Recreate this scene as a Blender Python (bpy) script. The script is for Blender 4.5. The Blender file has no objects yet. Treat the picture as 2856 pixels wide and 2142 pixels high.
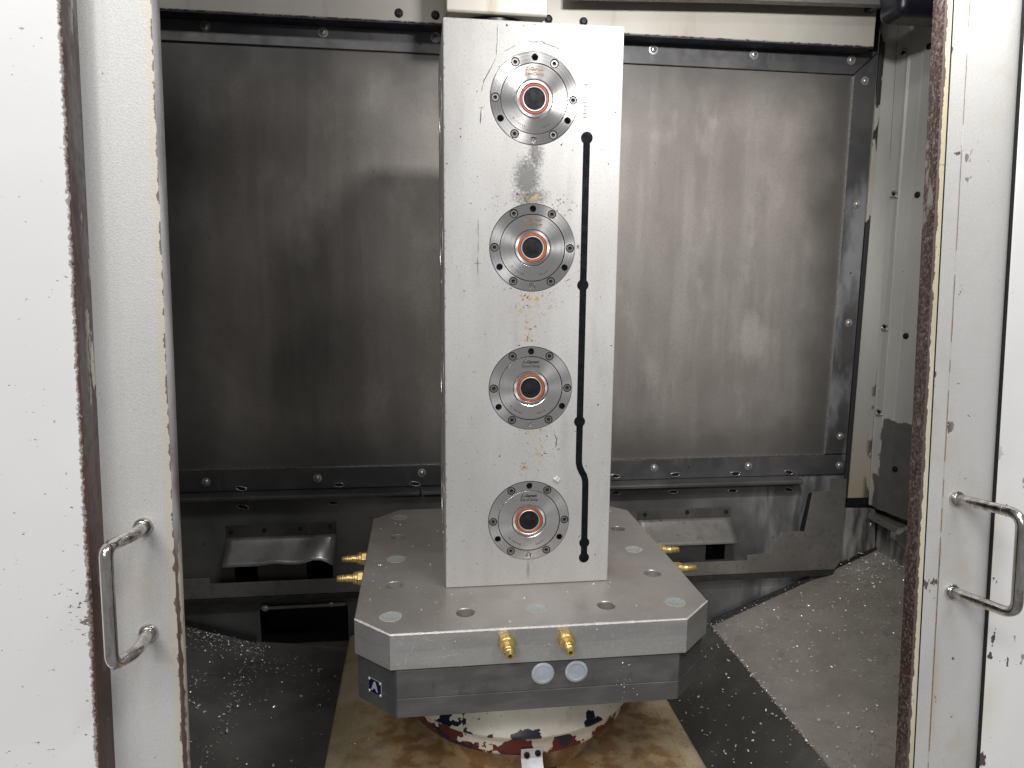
import bpy, bmesh, math, random
from mathutils import Vector, Matrix, noise as mnoise
random.seed(7)
R = math.radians
scene = bpy.context.scene
COL = scene.collection

# ------------------------------------------------------------------ camera, world, lamps, exposure
cam_d = bpy.data.cameras.new("Camera")
cam = bpy.data.objects.new("Camera", cam_d)
COL.objects.link(cam)
cam_d.sensor_width = 36.0
cam_d.lens = 36.0 * 1985.97 / 2856.0
cam_d.clip_start, cam_d.clip_end = 0.02, 60
rx = Vector((0.99186058, -0.12702485, 0.00879057))
ux = Vector((0.01060208, 0.15118939, 0.98844796))
fx = Vector((0.1268865, 0.98030937, -0.15130552))
M = Matrix((rx, ux, -fx)).transposed().to_4x4()
M.translation = Vector((-0.15937716, -1.01995018, 0.4685913))
cam.matrix_world = M
scene.camera = cam

w = bpy.data.worlds.new("World")
scene.world = w
w.use_nodes = True
wb = w.node_tree.nodes["Background"]
wb.inputs[0].default_value = (1.0, 0.995, 0.99, 1)
wb.inputs[1].default_value = 0.21


def lamp(name, loc, target, sx, sy, power, col=(1, 1, 1), spread=180):
    l = bpy.data.lights.new(name, 'AREA')
    l.shape = 'RECTANGLE'
    l.size, l.size_y = sx, sy
    l.energy = power
    l.color = col
    l.spread = R(spread)
    o = bpy.data.objects.new(name, l)
    COL.objects.link(o)
    o.location = loc
    o.rotation_euler = (Vector(target) - Vector(loc)).to_track_quat('-Z', 'Y').to_euler()
    return o


# workshop ceiling light, two added lamps for the disc highlights, and the machine's own lamp over the door opening
lamp("workshop_light", (-1.05, -2.2, 2.35), (0, 0, 0.25), 1.6, 0.6, 40, (1.0, 0.99, 0.975))
lamp("helper_light_high", (1.0, -1.5, 2.9), (0, 0, 0.4), 1.6, 0.25, 38, (1.0, 0.995, 0.985))  # added lamp, gives the discs a second fan of highlights
lamp("helper_light_far", (-1.5, -4.8, 2.35), (0, 0, 0.4), 1.8, 0.3, 54, (1.0, 0.985, 0.96))  # added low lamp, brings highlight fans onto the lower discs
lamp("door_lamp", (0.23, -0.50, 1.11), (0.50, 0.55, 0.65), 0.16, 0.07, 5.3, (1.0, 0.98, 0.955), 102)

scene.view_settings.view_transform = 'Standard'
scene.view_settings.look = 'None'
scene.view_settings.gamma = 1
scene.view_settings.exposure = 0.05
scene.cycles.max_bounces = 8
scene.cycles.diffuse_bounces = 4
scene.cycles.glossy_bounces = 4

# ------------------------------------------------------------------ node helper


class NT:
    def __init__(s, name):
        s.m = bpy.data.materials.new(name)
        s.m.use_nodes = True
        s.t = s.m.node_tree
        s.b = s.t.nodes["Principled BSDF"]
        s._co = None

    def n(s, typ, **kw):
        nd = s.t.nodes.new(typ)
        for k, v in kw.items():
            setattr(nd, k, v)
        return nd

    def put(s, sock, v):
        if hasattr(v, 'is_output') or isinstance(v, bpy.types.NodeSocket):
            s.t.links.new(v, sock)
        else:
            if isinstance(v, (tuple, list)) and len(v) == 3 and sock.type == 'RGBA':
                v = (*v, 1)
            sock.default_value = v

    def P(s):
        if s._co is None:
            s._co = s.n('ShaderNodeNewGeometry').outputs['Position']
        return s._co

    def xyz(s):
        nd = s.n('ShaderNodeSeparateXYZ')
        s.put(nd.inputs[0], s.P())
        return nd.outputs

    def noise(s, scale, detail=3, stretch=(1, 1, 1), rough=0.55, off=(0, 0, 0), dist=0.0):
        mp = s.n('ShaderNodeMapping')
        s.put(mp.inputs['Vector'], s.P())
        mp.inputs['Scale'].default_value = stretch
        mp.inputs['Location'].default_value = off
        nd = s.n('ShaderNodeTexNoise')
        s.t.links.new(mp.outputs[0], nd.inputs['Vector'])
        nd.inputs['Scale'].default_value = scale
        nd.inputs['Detail'].default_value = detail
        nd.inputs['Roughness'].default_value = rough
        nd.inputs['Distortion'].default_value = dist
        return nd.outputs[0]

    def math(s, op, a, b=0.0, c=0.0):
        nd = s.n('ShaderNodeMath', operation=op)
        s.put(nd.inputs[0], a)
        s.put(nd.inputs[1], b)
        s.put(nd.inputs[2], c)
        return nd.outputs[0]

    def step(s, v, a, b, o0=0.0, o1=1.0):
        nd = s.n('ShaderNodeMapRange', interpolation_type='SMOOTHSTEP')
        s.put(nd.inputs[0], v)
        lo, hi = (a, b) if a < b else (b, a)
        if a > b:
            o0, o1 = o1, o0
        nd.inputs[1].default_value, nd.inputs[2].default_value = lo, hi
        nd.inputs[3].default_value, nd.inputs[4].default_value = o0, o1
        return nd.outputs[0]

    def mix(s, f, a, b):
        nd = s.n('ShaderNodeMix', data_type='RGBA')
        s.put(nd.inputs[0], f)
        s.put(nd.inputs[6], a)
        s.put(nd.inputs[7], b)
        return nd.outputs[2]

    def mul(s, *a):
        r = a[0]
        for x in a[1:]:
            r = s.math('MULTIPLY', r, x)
        return r

    def blob(s, cx, cz, rx_, rz, soft=0.6):
        """1 inside an ellipse in x-z, falling to 0 at its rim"""
        o = s.xyz()
        dx = s.math('DIVIDE', s.math('SUBTRACT', o[0], cx), rx_)
        dz = s.math('DIVIDE', s.math('SUBTRACT', o[2], cz), rz)
        d = s.math('SQRT', s.math('ADD', s.math('MULTIPLY', dx, dx), s.math('MULTIPLY', dz, dz)))
        return s.step(d, 1.0, 1.0 - soft)

    def bump(s, h, strength=0.2, dist=0.001):
        nd = s.n('ShaderNodeBump')
        nd.inputs['Strength'].default_value = strength
        nd.inputs['Distance'].default_value = dist
        s.put(nd.inputs['Height'], h)
        s.t.links.new(nd.outputs[0], s.b.inputs['Normal'])

    def done(s, col, rough=0.5, metal=0.0, spec=0.5):
        s.put(s.b.inputs['Base Color'], col)
        s.put(s.b.inputs['Roughness'], rough)
        s.put(s.b.inputs['Metallic'], metal)
        s.put(s.b.inputs['Specular IOR Level'], spec)
        return s.m


def simple(name, col, rough=0.5, metal=0.0, var=0.12, scale=40, stretch=(1, 1, 1), spec=0.5, bump=0.0):
    t = NT(name)
    f = t.noise(scale, 4, stretch)
    dark = tuple(c * (1 - var * 2) for c in col)
    lite = tuple(min(1, c * (1 + var)) for c in col)
    f2 = t.step(f, 0.3, 0.7)
    if bump:
        t.bump(t.noise(scale * 6, 3, stretch), bump, 0.0006)
    return t.done(t.mix(f2, dark, lite), t.step(f, 0.3, 0.7, min(1, rough * 1.15), rough * 0.9), metal, spec)


MAT = {}
# -- column face: pale satin machined steel with smudge, rust and pits
t = NT("tower_steel")
o = t.xyz()
base = t.mix(t.step(t.noise(9, 4, (1, 1, 0.35)), 0.35, 0.65), (0.455, 0.446, 0.435), (0.545, 0.537, 0.526))
base = t.mix(t.step(t.noise(420, 2), 0.3, 0.75, 0, 0.35), base, (0.47, 0.465, 0.46))
base = t.mix(t.mul(t.step(t.noise(26, 4, (1, 1, 0.2), off=(3, 1, 0)), 0.52, 0.72), 0.45), base, (0.38, 0.37, 0.36))
front = t.step(o[1], 0.002, 0.001)
sm = t.math('MAXIMUM', t.mul(t.blob(-0.009, 0.603, 0.030, 0.046, 0.95), 0.95), t.mul(t.blob(0.003, 0.635, 0.018, 0.034, 0.95), 0.75))
sm = t.math('MAXIMUM', sm, t.mul(t.blob(-0.004, 0.577, 0.040, 0.022, 0.9), 0.75))
spk = t.noise(330, 3)
sm = t.step(t.math('ADD', sm, t.mul(t.math('SUBTRACT', spk, 0.5), 1.5)), 0.0, 0.85)
base = t.mix(t.mul(sm, front, 0.85), base, t.mix(t.step(t.noise(30, 2), 0.4, 0.6), (0.075, 0.073, 0.073), (0.125, 0.122, 0.12)))
ol = t.mul(t.blob(0.0, 0.645, 0.0035, 0.02, 0.9), 0.7)
ol = t.math('MAXIMUM', ol, t.mul(t.blob(0.0, 0.024, 0.004, 0.022, 0.9), 0.55))
base = t.mix(t.mul(ol, front), base, (0.16, 0.155, 0.15))
rust = None
for cx, cz, a, b, k in ((0.002, 0.432, 0.036, 0.020, 1.0), (-0.012, 0.420, 0.03, 0.012, .8), (0.001, 0.376, 0.022, 0.010, 1.0), (-0.004, 0.395, 0.012, 0.018, .9),
                        (0.008, 0.240, 0.022, 0.010, 1.0), (0.016, 0.207, 0.009, 0.022, 1.0), (-0.010, 0.186, 0.018, 0.012, .9), (0.001, 0.166, 0.022, 0.006, .7),
                        (-0.003, 0.578, 0.035, 0.010, .8)):
    q = t.mul(t.blob(cx, cz, a, b, 0.95), k)
    rust = q if rust is None else t.math('MAXIMUM', rust, q)
rr = t.mul(t.step(t.noise(95, 4, off=(5, 0, 2)), 0.46, 0.62), rust, front)
base = t.mix(t.mul(rr, 0.85), base, t.mix(t.step(t.noise(160, 2), 0.4, 0.6), (0.42, 0.24, 0.07), (0.56, 0.41, 0.2)))
zone = None
for cx, cz, a, b in ((-0.005, 0.578, 0.072, 0.014), (0.035, 0.566, 0.045, 0.022), (-0.045, 0.56, 0.03, 0.016), (0.0, 0.428, 0.05, 0.028), (0.0, 0.385, 0.03, 0.024),
                     (0.036, 0.45, 0.03, 0.012), (-0.036, 0.455, 0.02, 0.012), (0.012, 0.236, 0.045, 0.018), (0.014, 0.205, 0.02, 0.03), (0.038, 0.212, 0.012, 0.03),
                     (0.055, 0.355, 0.012, 0.012), (-0.02, 0.366, 0.02, 0.01), (-0.01, 0.184, 0.02, 0.016)):
    q = t.blob(cx, cz, a, b, 0.7)
    zone = q if zone is None else t.math('MAXIMUM', zone, q)
pit = t.mul(t.step(t.noise(290, 2, off=(1, 7, 3)), 0.585, 0.62), t.step(t.noise(55, 2, off=(8, 0, 0)), 0.47, 0.56), zone, front)
pit2 = t.mul(t.step(t.noise(170, 1, off=(2, 2, 9)), 0.74, 0.76), front)
base = t.mix(t.math('MAXIMUM', pit, pit2), base, (0.06, 0.055, 0.05))
t.bump(t.noise(900, 2), 0.12, 0.0004)
MAT['tower'] = t.done(base, t.step(t.noise(60, 3), 0.3, 0.7, 0.52, 0.66), 0.12, 0.35)


def turned(name, col, rough, radial=True, metal=1.0):
    t = NT(name)
    tc = t.n('ShaderNodeTexCoord').outputs['Object']
    ln = t.n('ShaderNodeVectorMath', operation='LENGTH')
    sx = t.n('ShaderNodeVectorMath', operation='MULTIPLY')
    t.put(sx.inputs[0], tc)
    sx.inputs[1].default_value = (1, 1, 0)
    t.put(ln.inputs[0], sx.outputs[0])
    nz = t.n('ShaderNodeTexNoise', noise_dimensions='1D')
    t.put(nz.inputs['W'], ln.outputs['Value'])
    nz.inputs['Scale'].default_value = 900
    nz.inputs['Detail'].default_value = 3
    tn = t.n('ShaderNodeTangent', direction_type='RADIAL', axis='Z')
    t.put(t.b.inputs['Tangent'], tn.outputs[0])
    t.b.inputs['Anisotropic'].default_value = 0.9 if radial else 0.0
    scr = t.step(t.noise(70, 5, (1, 1, 1), 0.7, dist=1.5), 0.6, 0.72)
    c = t.mix(t.step(nz.outputs[0], 0.3, 0.7), tuple(x * 0.90 for x in col), col)
    c = t.mix(t.mul(scr, 0.25), c, tuple(x * 0.6 for x in col))
    t.put(t.b.inputs['Base Color'], c)
    return t.done(c, t.step(nz.outputs[0], 0.3, 0.7, rough * 1.2, rough * 0.85), metal)


MAT['turned'] = turned("turned_steel", (0.92, 0.90, 0.89), 0.21)
MAT['flange'] = turned("flange_steel", (0.86, 0.84, 0.85), 0.23)
MAT['hub'] = turned("hub_steel", (0.74, 0.72, 0.71), 0.40)
MAT['bright'] = simple("bright_steel", (0.70, 0.69, 0.68), 0.42, 0.7, 0.06)
MAT['bolt'] = simple("bolt_steel", (0.62, 0.59, 0.56), 0.28, 1.0, 0.15, 200)
MAT['blackhole'] = simple("oil_and_shade_black", (0.012, 0.012, 0.013), 0.5, 0, 0.2)  # black of oily holes; also painted in for shade in recesses and gaps
MAT['plug'] = simple("black_plug", (0.012, 0.0125, 0.016), 0.7, 0, 0.15, 120, (1, 1, 1), 0.25)
MAT['seal'] = simple("orange_seal", (0.50, 0.105, 0.03), 0.45, 0, 0.12, 150)
MAT['seal_old'] = simple("brick_red_seal", (0.36, 0.075, 0.045), 0.5, 0, 0.15, 150)
MAT['ink'] = simple("etched_dark", (0.04, 0.03, 0.028), 0.6, 0, 0.2, 400)
MAT['ink_worn'] = simple("etched_worn_brown", (0.24, 0.125, 0.07), 0.5, 0.3, 0.25, 300)
MAT['groove'] = simple("black_strip", (0.007, 0.008, 0.010), 0.8, 0, 0.2, 100, (1, 1, 1), 0.12)
MAT['scratch'] = simple("scratch_dark", (0.17, 0.165, 0.16), 0.5, 0.3, 0.35, 160)
MAT['scratch_lit'] = simple("scratch_bright", (0.85, 0.85, 0.84), 0.3, 0.6, 0.1, 160)

# -- mounting plate: grey-brown machined aluminium
t = NT("plate_aluminium")
o = t.xyz()
top = t.step(o[2], -0.0012, -0.0004)
b1 = t.mix(t.step(t.noise(7, 4), 0.38, 0.62), (0.44, 0.408, 0.375), (0.52, 0.492, 0.46))
b1 = t.mix(t.mul(t.step(t.noise(16, 3, off=(4, 4, 0)), 0.50, 0.70), 0.32), b1, (0.38, 0.335, 0.29))
side = t.mix(t.step(t.noise(14, 4, (0.5, 0.5, 2.5)), 0.35, 0.65), (0.42, 0.413, 0.405), (0.52, 0.512, 0.50))
side = t.mix(t.step(t.math('ADD', o[2], t.mul(t.noise(30, 2), 0.002)), -0.0238, -0.0250, 0, 0.45), side, (0.56, 0.55, 0.53))
c = t.mix(top, side, b1)
c = t.mix(t.mul(t.step(t.noise(130, 3), 0.60, 0.68), 0.30), c, (0.66, 0.64, 0.61))
c = t.mix(t.mul(t.step(t.noise(500, 2), 0.3, 0.7), 0.25), c, (0.30, 0.29, 0.28))
t.bump(t.noise(700, 2), 0.1, 0.0004)
MAT['plate'] = t.done(c, t.step(t.noise(20, 4), 0.3, 0.7, 0.28, 0.42), 0.55)
MAT['edge'] = simple("worn_bright_edge", (0.90, 0.88, 0.86), 0.35, 0.2, 0.1, 180)
MAT['cap'] = simple("chalky_grey_cap", (0.40, 0.42, 0.42), 0.65, 0.1, 0.10, 300)
MAT['poly'] = simple("milky_plastic", (0.44, 0.48, 0.54), 0.38, 0, 0.08, 60)

# -- pallet: dark cast iron with smears
t = NT("pallet_iron")
o = t.xyz()
c = t.mix(t.step(t.noise(10, 4, (1, 1, 0.6)), 0.35, 0.65), (0.070, 0.070, 0.073), (0.105, 0.104, 0.105))
fr = t.step(o[1], -0.126, -0.129)
c = t.mix(t.mul(fr, 0.65), c, t.mix(t.step(t.noise(22, 4, (0.6, 1, 2)), 0.4, 0.65), (0.108, 0.106, 0.104), (0.17, 0.166, 0.163)))
band = t.mul(t.step(o[2], -0.098, -0.092), t.step(o[2], -0.070, -0.082), fr)
c = t.mix(t.mul(band, t.step(t.noise(60, 5, (1, 1, 0.35), 0.75), 0.5, 0.68), 0.7), c, (0.07, 0.068, 0.065))
c = t.mix(t.mul(t.step(t.noise(480, 2), 0.35, 0.7), 0.2), c, (0.10, 0.10, 0.10))
MAT['pallet'] = t.done(c, t.step(t.noise(40, 3), 0.3, 0.7, 0.55, 0.42), 0.2)

t = NT("brass")
c = t.mix(t.step(t.noise(180, 3), 0.35, 0.7), (0.66, 0.47, 0.16), (0.80, 0.62, 0.27))
MAT['brass'] = t.done(c, t.step(t.noise(90, 2), 0.3, 0.7, 0.3, 0.45), 0.75)
MAT['blue'] = simple("navy_enamel", (0.006, 0.008, 0.055), 0.3, 0, 0.1)
MAT['letter'] = simple("silver_letter", (0.62, 0.62, 0.64), 0.4, 0.3, 0.08)
t = NT("worn_streaked_chrome")
c = t.mix(t.step(t.noise(120, 4, (1, 1, 0.10)), 0.35, 0.65), (0.40, 0.37, 0.35), (0.74, 0.72, 0.70))  # streaks in the colour stand in for reflections on the handles
c = t.mix(t.mul(t.step(t.noise(70, 5, (1, 1, 0.5), 0.7, off=(2, 0, 0)), 0.54, 0.66), 0.6), c, (0.30, 0.26, 0.235))
MAT['chrome'] = t.done(c, t.step(t.noise(150, 4, (1, 1, 0.4)), 0.3, 0.7, 0.10, 0.30), 1.0)


# -- chipped cream paint on the rotary table
def chipped(name, thr, red, off, zt, zb):
    t = NT(name)
    o = t.xyz()
    c = t.mix(t.step(t.noise(12, 4, (1, 1, 1)), 0.35, 0.65), (0.56, 0.52, 0.42), (0.68, 0.65, 0.56))
    c = t.mix(t.mul(t.step(t.noise(18, 4, off=(9, 3, 1)), 0.55, 0.7), 0.6), c, (0.40, 0.33, 0.22))
    nz = t.math('ADD', t.noise(21, 2, (1, 1, 1.0), off=off), t.mul(t.math('SUBTRACT', t.noise(150, 4), 0.5), 0.20))
    nz = t.math('ADD', nz, t.mul(t.step(o[2], zt, zb), 0.10))
    ch = t.step(nz, thr, thr + 0.012)
    nk = t.mix(t.step(t.noise(24, 2, off=(2, 8, 8)), red, red + 0.03), (0.010, 0.011, 0.028), (0.10, 0.012, 0.014))
    c = t.mix(ch, c, nk)
    sp = t.step(t.noise(260, 2, off=(1, 1, 4)), 0.72, 0.74)
    c = t.mix(sp, c, (0.02, 0.018, 0.02))
    h = t.math('SUBTRACT', 1.0, ch)
    t.bump(h, 0.6, 0.0006)
    return t.done(c, t.mix(ch, (0.45, 0.45, 0.45), (0.3, 0.3, 0.3)), 0)


MAT['chip_skirt'] = chipped("chipped_cream_paint", 0.655, 0.80, (5.3, 2.2, 0.4), -0.165, -0.195)
MAT['chip_ring'] = chipped("chipped_cream_over_red", 0.545, 0.44, (1.6, 5.1, 2.0), -0.205, -0.236)

t = NT("bed_paint")
o = t.xyz()
c = t.mix(t.step(t.noise(9, 5), 0.35, 0.65), (0.41, 0.325, 0.195), (0.56, 0.47, 0.32))
near = t.math('ADD', t.blob(-0.07, -0.30, 0.25, 0.4, 0.8), 0)
ox = t.math('SUBTRACT', o[0], 0.0)
oy = t.math('SUBTRACT', o[1], 0.09)
rad = t.math('SQRT', t.math('ADD', t.math('MULTIPLY', ox, ox), t.math('MULTIPLY', oy, oy)))
st = t.math('ADD', t.step(rad, 0.37, 0.19), t.mul(t.math('SUBTRACT', t.noise(20, 5, off=(3, 1, 1)), 0.5), 1.6))
c = t.mix(t.step(st, 0.45, 1.0), c, t.mix(t.step(t.noise(34, 3), 0.4, 0.6), (0.26, 0.15, 0.065), (0.41, 0.29, 0.155)))
c = t.mix(t.mul(t.step(t.noise(14, 4, off=(7, 7, 7)), 0.56, 0.7), 0.6), c, (0.25, 0.205, 0.145))
c = t.mix(t.step(t.noise(230, 2), 0.69, 0.72), c, (0.05, 0.035, 0.02))
t.bump(t.noise(160, 4), 0.45, 0.0012)
MAT['bed'] = t.done(c, t.step(t.noise(25, 3), 0.35, 0.65, 0.22, 0.5), 0, 0.6)

# -- doors
t = NT("pearl_paint")
o = t.xyz()
c = t.mix(t.step(t.noise(6, 4, (1, 1, 0.5)), 0.35, 0.65), (0.50, 0.493, 0.483), (0.57, 0.567, 0.56))
c = t.mix(t.step(t.noise(850, 1), 0.3, 0.72, 0, 0.55), c, (0.66, 0.66, 0.65))
c = t.mix(t.mul(t.step(t.noise(14, 5, off=(2, 0, 5)), 0.56, 0.72), 0.45), c, (0.52, 0.47, 0.37))
c = t.mix(t.step(t.noise(95, 2, off=(4, 4, 4)), 0.755, 0.765), c, (0.16, 0.13, 0.12))
# worn, ragged paint where the left panel meets its hem, and rust bleeding from the seam of the right one
rag = t.mul(t.math('SUBTRACT', t.noise(130, 3, (1, 1, 0.8)), 0.5), 0.011)
hem = t.mul(t.step(t.math('ADD', o[0], rag), -0.4022, -0.4014), t.step(o[0], -0.3, -0.31))
c = t.mix(t.mul(t.step(t.math('ADD', o[0], rag), -0.412, -0.403), t.step(o[0], -0.3, -0.31), 0.4), c, (0.58, 0.50, 0.30))
c = t.mix(hem, c, (0.16, 0.13, 0.12))
bl = t.mul(t.step(o[0], 0.4205, 0.4215), t.step(t.math('ADD', o[0], t.mul(t.noise(18, 3), 0.03)), 0.450, 0.434), t.step(t.noise(5, 3, (1, 1, 1.5), off=(1, 0, 3)), 0.42, 0.6), t.step(o[2], 0.5, 0.1))
c = t.mix(t.mul(bl, 0.5), c, (0.50, 0.40, 0.24))
chz = t.mul(t.step(t.math('ADD', t.noise(60, 3, (1, 1, 0.6), off=(0, 2, 2)), t.mul(t.noise(300, 2), 0.10)), 0.73, 0.74), t.step(o[0], 0.4, 0.402), t.step(o[0], 0.445, 0.42))
c = t.mix(chz, c, (0.13, 0.11, 0.105))
t.bump(t.noise(600, 3), 0.28, 0.0007)
MAT['pearl'] = t.done(c, 0.42, 0.15, 0.5)

t = NT("white_cover_paint")
o = t.xyz()
c = t.mix(t.step(t.noise(5, 3), 0.35, 0.65), (0.74, 0.74, 0.74), (0.79, 0.79, 0.79))
rag = t.mul(t.math('SUBTRACT', t.noise(240, 4, (1, 1, 0.9), 0.7), 0.5), 0.010)
eg = t.math('ADD', o[0], rag)
# left cover: the paint frays along its edge, more so lower down
lo_ = t.step(o[2], 0.75, 0.0, 0.0, 0.0016)
e2 = t.math('ADD', eg, lo_)
left = t.step(o[0], -0.2, -0.21)
c = t.mix(t.mul(t.step(e2, -0.4668, -0.4662), left), c, (0.30, 0.28, 0.27))
c = t.mix(t.mul(t.step(e2, -0.4650, -0.4640), left), c, (0.095, 0.045, 0.038))
c = t.mix(t.mul(t.step(t.noise(75, 2, (1, 1, 0.8), off=(6, 1, 1)), 0.745, 0.77), 0.7), c, (0.28, 0.25, 0.24))
spl = t.math('ADD', t.noise(260, 3, (0.5, 1, 1), off=(3, 1, 8)), t.mul(t.blob(-0.462, 0.165, 0.045, 0.055, 0.95), 0.15))
c = t.mix(t.mul(t.step(spl, 0.70, 0.72), left), c, (0.20, 0.17, 0.16))
# right cover: stained, chipped band beside the gap
right = t.mul(t.step(o[0], 0.3, 0.31), t.step(o[2], 0.32, 0.20))
bd = t.step(t.math('ADD', o[0], t.mul(t.noise(12, 3), 0.04)), 0.535, 0.50)
c = t.mix(t.mul(bd, right, t.step(t.noise(22, 4), 0.35, 0.65), 0.55), c, (0.62, 0.57, 0.40))
c2 = t.math('ADD', t.noise(42, 4, (1, 1, 0.45), off=(3, 3, 9)), t.mul(t.math('SUBTRACT', t.noise(230, 3), 0.5), 0.16))
c = t.mix(t.mul(t.step(c2, 0.635, 0.65), t.step(o[0], 0.58, 0.51), right), c, (0.10, 0.07, 0.07))
t.bump(t.noise(350, 3), 0.12, 0.0005)
MAT['white'] = t.done(c, 0.4, 0, 0.5)


def worn(name, cols, flecks, off, rough=0.45, grain=0.0):
    """primer showing through worn paint: cols = two primer tones, flecks = (colour, threshold)"""
    t = NT(name)
    o = t.xyz()
    c = t.mix(t.step(t.noise(30, 4, (1, 1, 0.12), off=off), 0.38, 0.62), cols[0], cols[1])
    c = t.mix(t.step(t.noise(170, 3, (1, 1, 0.5), off=off), 0.4, 0.7, 0, 0.5), c, tuple(x * 0.5 for x in cols[0]))
    c = t.mix(t.step(t.noise(330, 3, (1, 1, 0.8), 0.7, off=off), 0.52, 0.60, 0, grain), c, tuple(min(1, x * 2.2) for x in cols[1]))
    c = t.mix(t.step(t.noise(260, 3, (1, 1, 0.8), 0.7, off=(9, 1, 4)), 0.55, 0.62, 0, grain), c, tuple(x * 0.35 for x in cols[0]))
    for col, th, sc, st in flecks:
        c = t.mix(t.step(t.noise(sc, 4, st, 0.65, off=(th * 9, 2, 1)), th, th + 0.03), c, col)
    t.bump(t.noise(240, 4), 0.5, 0.0006)
    return t.done(c, rough, 0.1)


t = NT("worn_edge_primer")
o = t.xyz()
up = t.step(t.math('ADD', o[2], t.mul(t.math('SUBTRACT', t.noise(7, 3), 0.5), 0.35)), 0.12, 0.52)
c = t.mix(t.step(t.noise(30, 4, (1, 1, 0.10)), 0.38, 0.62), (0.065, 0.028, 0.025), (0.11, 0.062, 0.056))
c = t.mix(t.mul(up, t.step(t.noise(60, 4, (1, 1, 0.12), off=(3, 0, 0)), 0.25, 0.6)), c, (0.21, 0.195, 0.198))
c = t.mix(t.step(t.noise(170, 3, (1, 1, 0.4)), 0.4, 0.7, 0, 0.5), c, (0.05, 0.03, 0.028))
fl = t.math('ADD', t.noise(75, 4, (1, 1, 0.22), 0.7, off=(2, 2, 1)), t.mul(up, 0.10))
inn = t.step(t.math('SUBTRACT', o[1], t.mul(t.math('SUBTRACT', o[2], 0.47), 0.065)), -0.326, -0.314)
c = t.mix(t.mul(t.step(fl, 0.64, 0.67), inn), c, (0.60, 0.58, 0.50))
c = t.mix(t.mul(t.step(t.noise(26, 4, (1, 1, 0.3), off=(7, 2, 1)), 0.60, 0.64), inn), c, (0.24, 0.23, 0.225))
t.bump(t.noise(240, 4), 0.5, 0.0006)
MAT['primer_left'] = t.done(c, 0.45, 0.1)
t = NT("bare_hem_metal")
o = t.xyz()
lowz = t.step(t.math('ADD', o[2], t.mul(t.math('SUBTRACT', t.noise(9, 3), 0.5), 0.3)), 0.42, 0.12)
c = t.mix(t.step(t.noise(50, 4, (1, 1, 0.08), off=(4, 0, 1)), 0.38, 0.62), (0.26, 0.25, 0.25), (0.44, 0.43, 0.435))
c = t.mix(t.mul(lowz, t.step(t.noise(40, 4, (1, 1, 0.14)), 0.36, 0.48)), c, (0.11, 0.062, 0.055))
cr = t.mul(t.step(t.math('ADD', o[0], t.mul(t.math('SUBTRACT', t.noise(90, 4, (1, 1, 0.5)), 0.5), 0.008)), -0.3985, -0.3972), t.step(o[2], 0.24, 0.17))
c = t.mix(t.mul(cr, t.step(t.noise(60, 3, (1, 1, 0.3), off=(3, 0, 0)), 0.36, 0.44)), c, (0.52, 0.50, 0.40))
t.bump(t.noise(240, 4), 0.4, 0.0006)
MAT['primer_hem'] = t.done(c, 0.4, 0.25)
MAT['primer_right'] = worn("rusty_primer", ((0.066, 0.040, 0.034), (0.115, 0.083, 0.075)), (((0.22, 0.20, 0.19), 0.60, 150, (1, 1, 0.7)), ((0.26, 0.24, 0.23), 0.62, 24, (1, 1, 0.3))), (7, 0, 3), grain=0.75)
t = NT("cream_undercoat")
o = t.xyz()
c = t.mix(t.step(t.noise(30, 4, (1, 1, 0.2)), 0.38, 0.62), (0.52, 0.465, 0.32), (0.60, 0.56, 0.425))
c = t.mix(t.step(t.noise(220, 2, off=(3, 1, 0)), 0.70, 0.73), c, (0.25, 0.2, 0.16))
rg = t.math('ADD', o[0], t.mul(t.math('SUBTRACT', t.noise(110, 4, (1, 1, 0.7), 0.65), 0.5), 0.0075))
c = t.mix(t.step(rg, 0.3968, 0.3960), c, (0.105, 0.078, 0.07))
t.bump(t.noise(200, 4), 0.4, 0.0006)
MAT['yellow'] = t.done(c, 0.45)
MAT['dark'] = simple("dark_gap", (0.03, 0.03, 0.033), 0.6, 0, 0.2)

# -- back wall sheet: grey-brown stained steel, streaked downwards
t = NT("stained_sheet")
o = t.xyz()
c = t.mix(t.step(t.noise(3.2, 4, (1, 1, 0.45)), 0.35, 0.68), (0.172, 0.156, 0.143), (0.24, 0.222, 0.204))
c = t.mix(t.mul(t.step(t.noise(2.6, 5, (1, 1, 0.8), off=(6, 0, 3), dist=0.8), 0.46, 0.68), 0.45), c, (0.32, 0.293, 0.258))
c = t.mix(t.mul(t.step(t.noise(3.4, 5, (1, 1, 0.7), off=(1, 0, 8), dist=0.8), 0.52, 0.70), 0.45), c, (0.115, 0.103, 0.095))
c = t.mix(t.mul(t.step(t.noise(24, 5, (1, 1, 0.10)), 0.42, 0.72), 0.30), c, (0.36, 0.345, 0.32))
c = t.mix(t.mul(t.step(t.noise(9, 5, (1, 1, 0.6), off=(3, 0, 6)), 0.52, 0.72), 0.45), c, (0.39, 0.375, 0.345))
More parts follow.
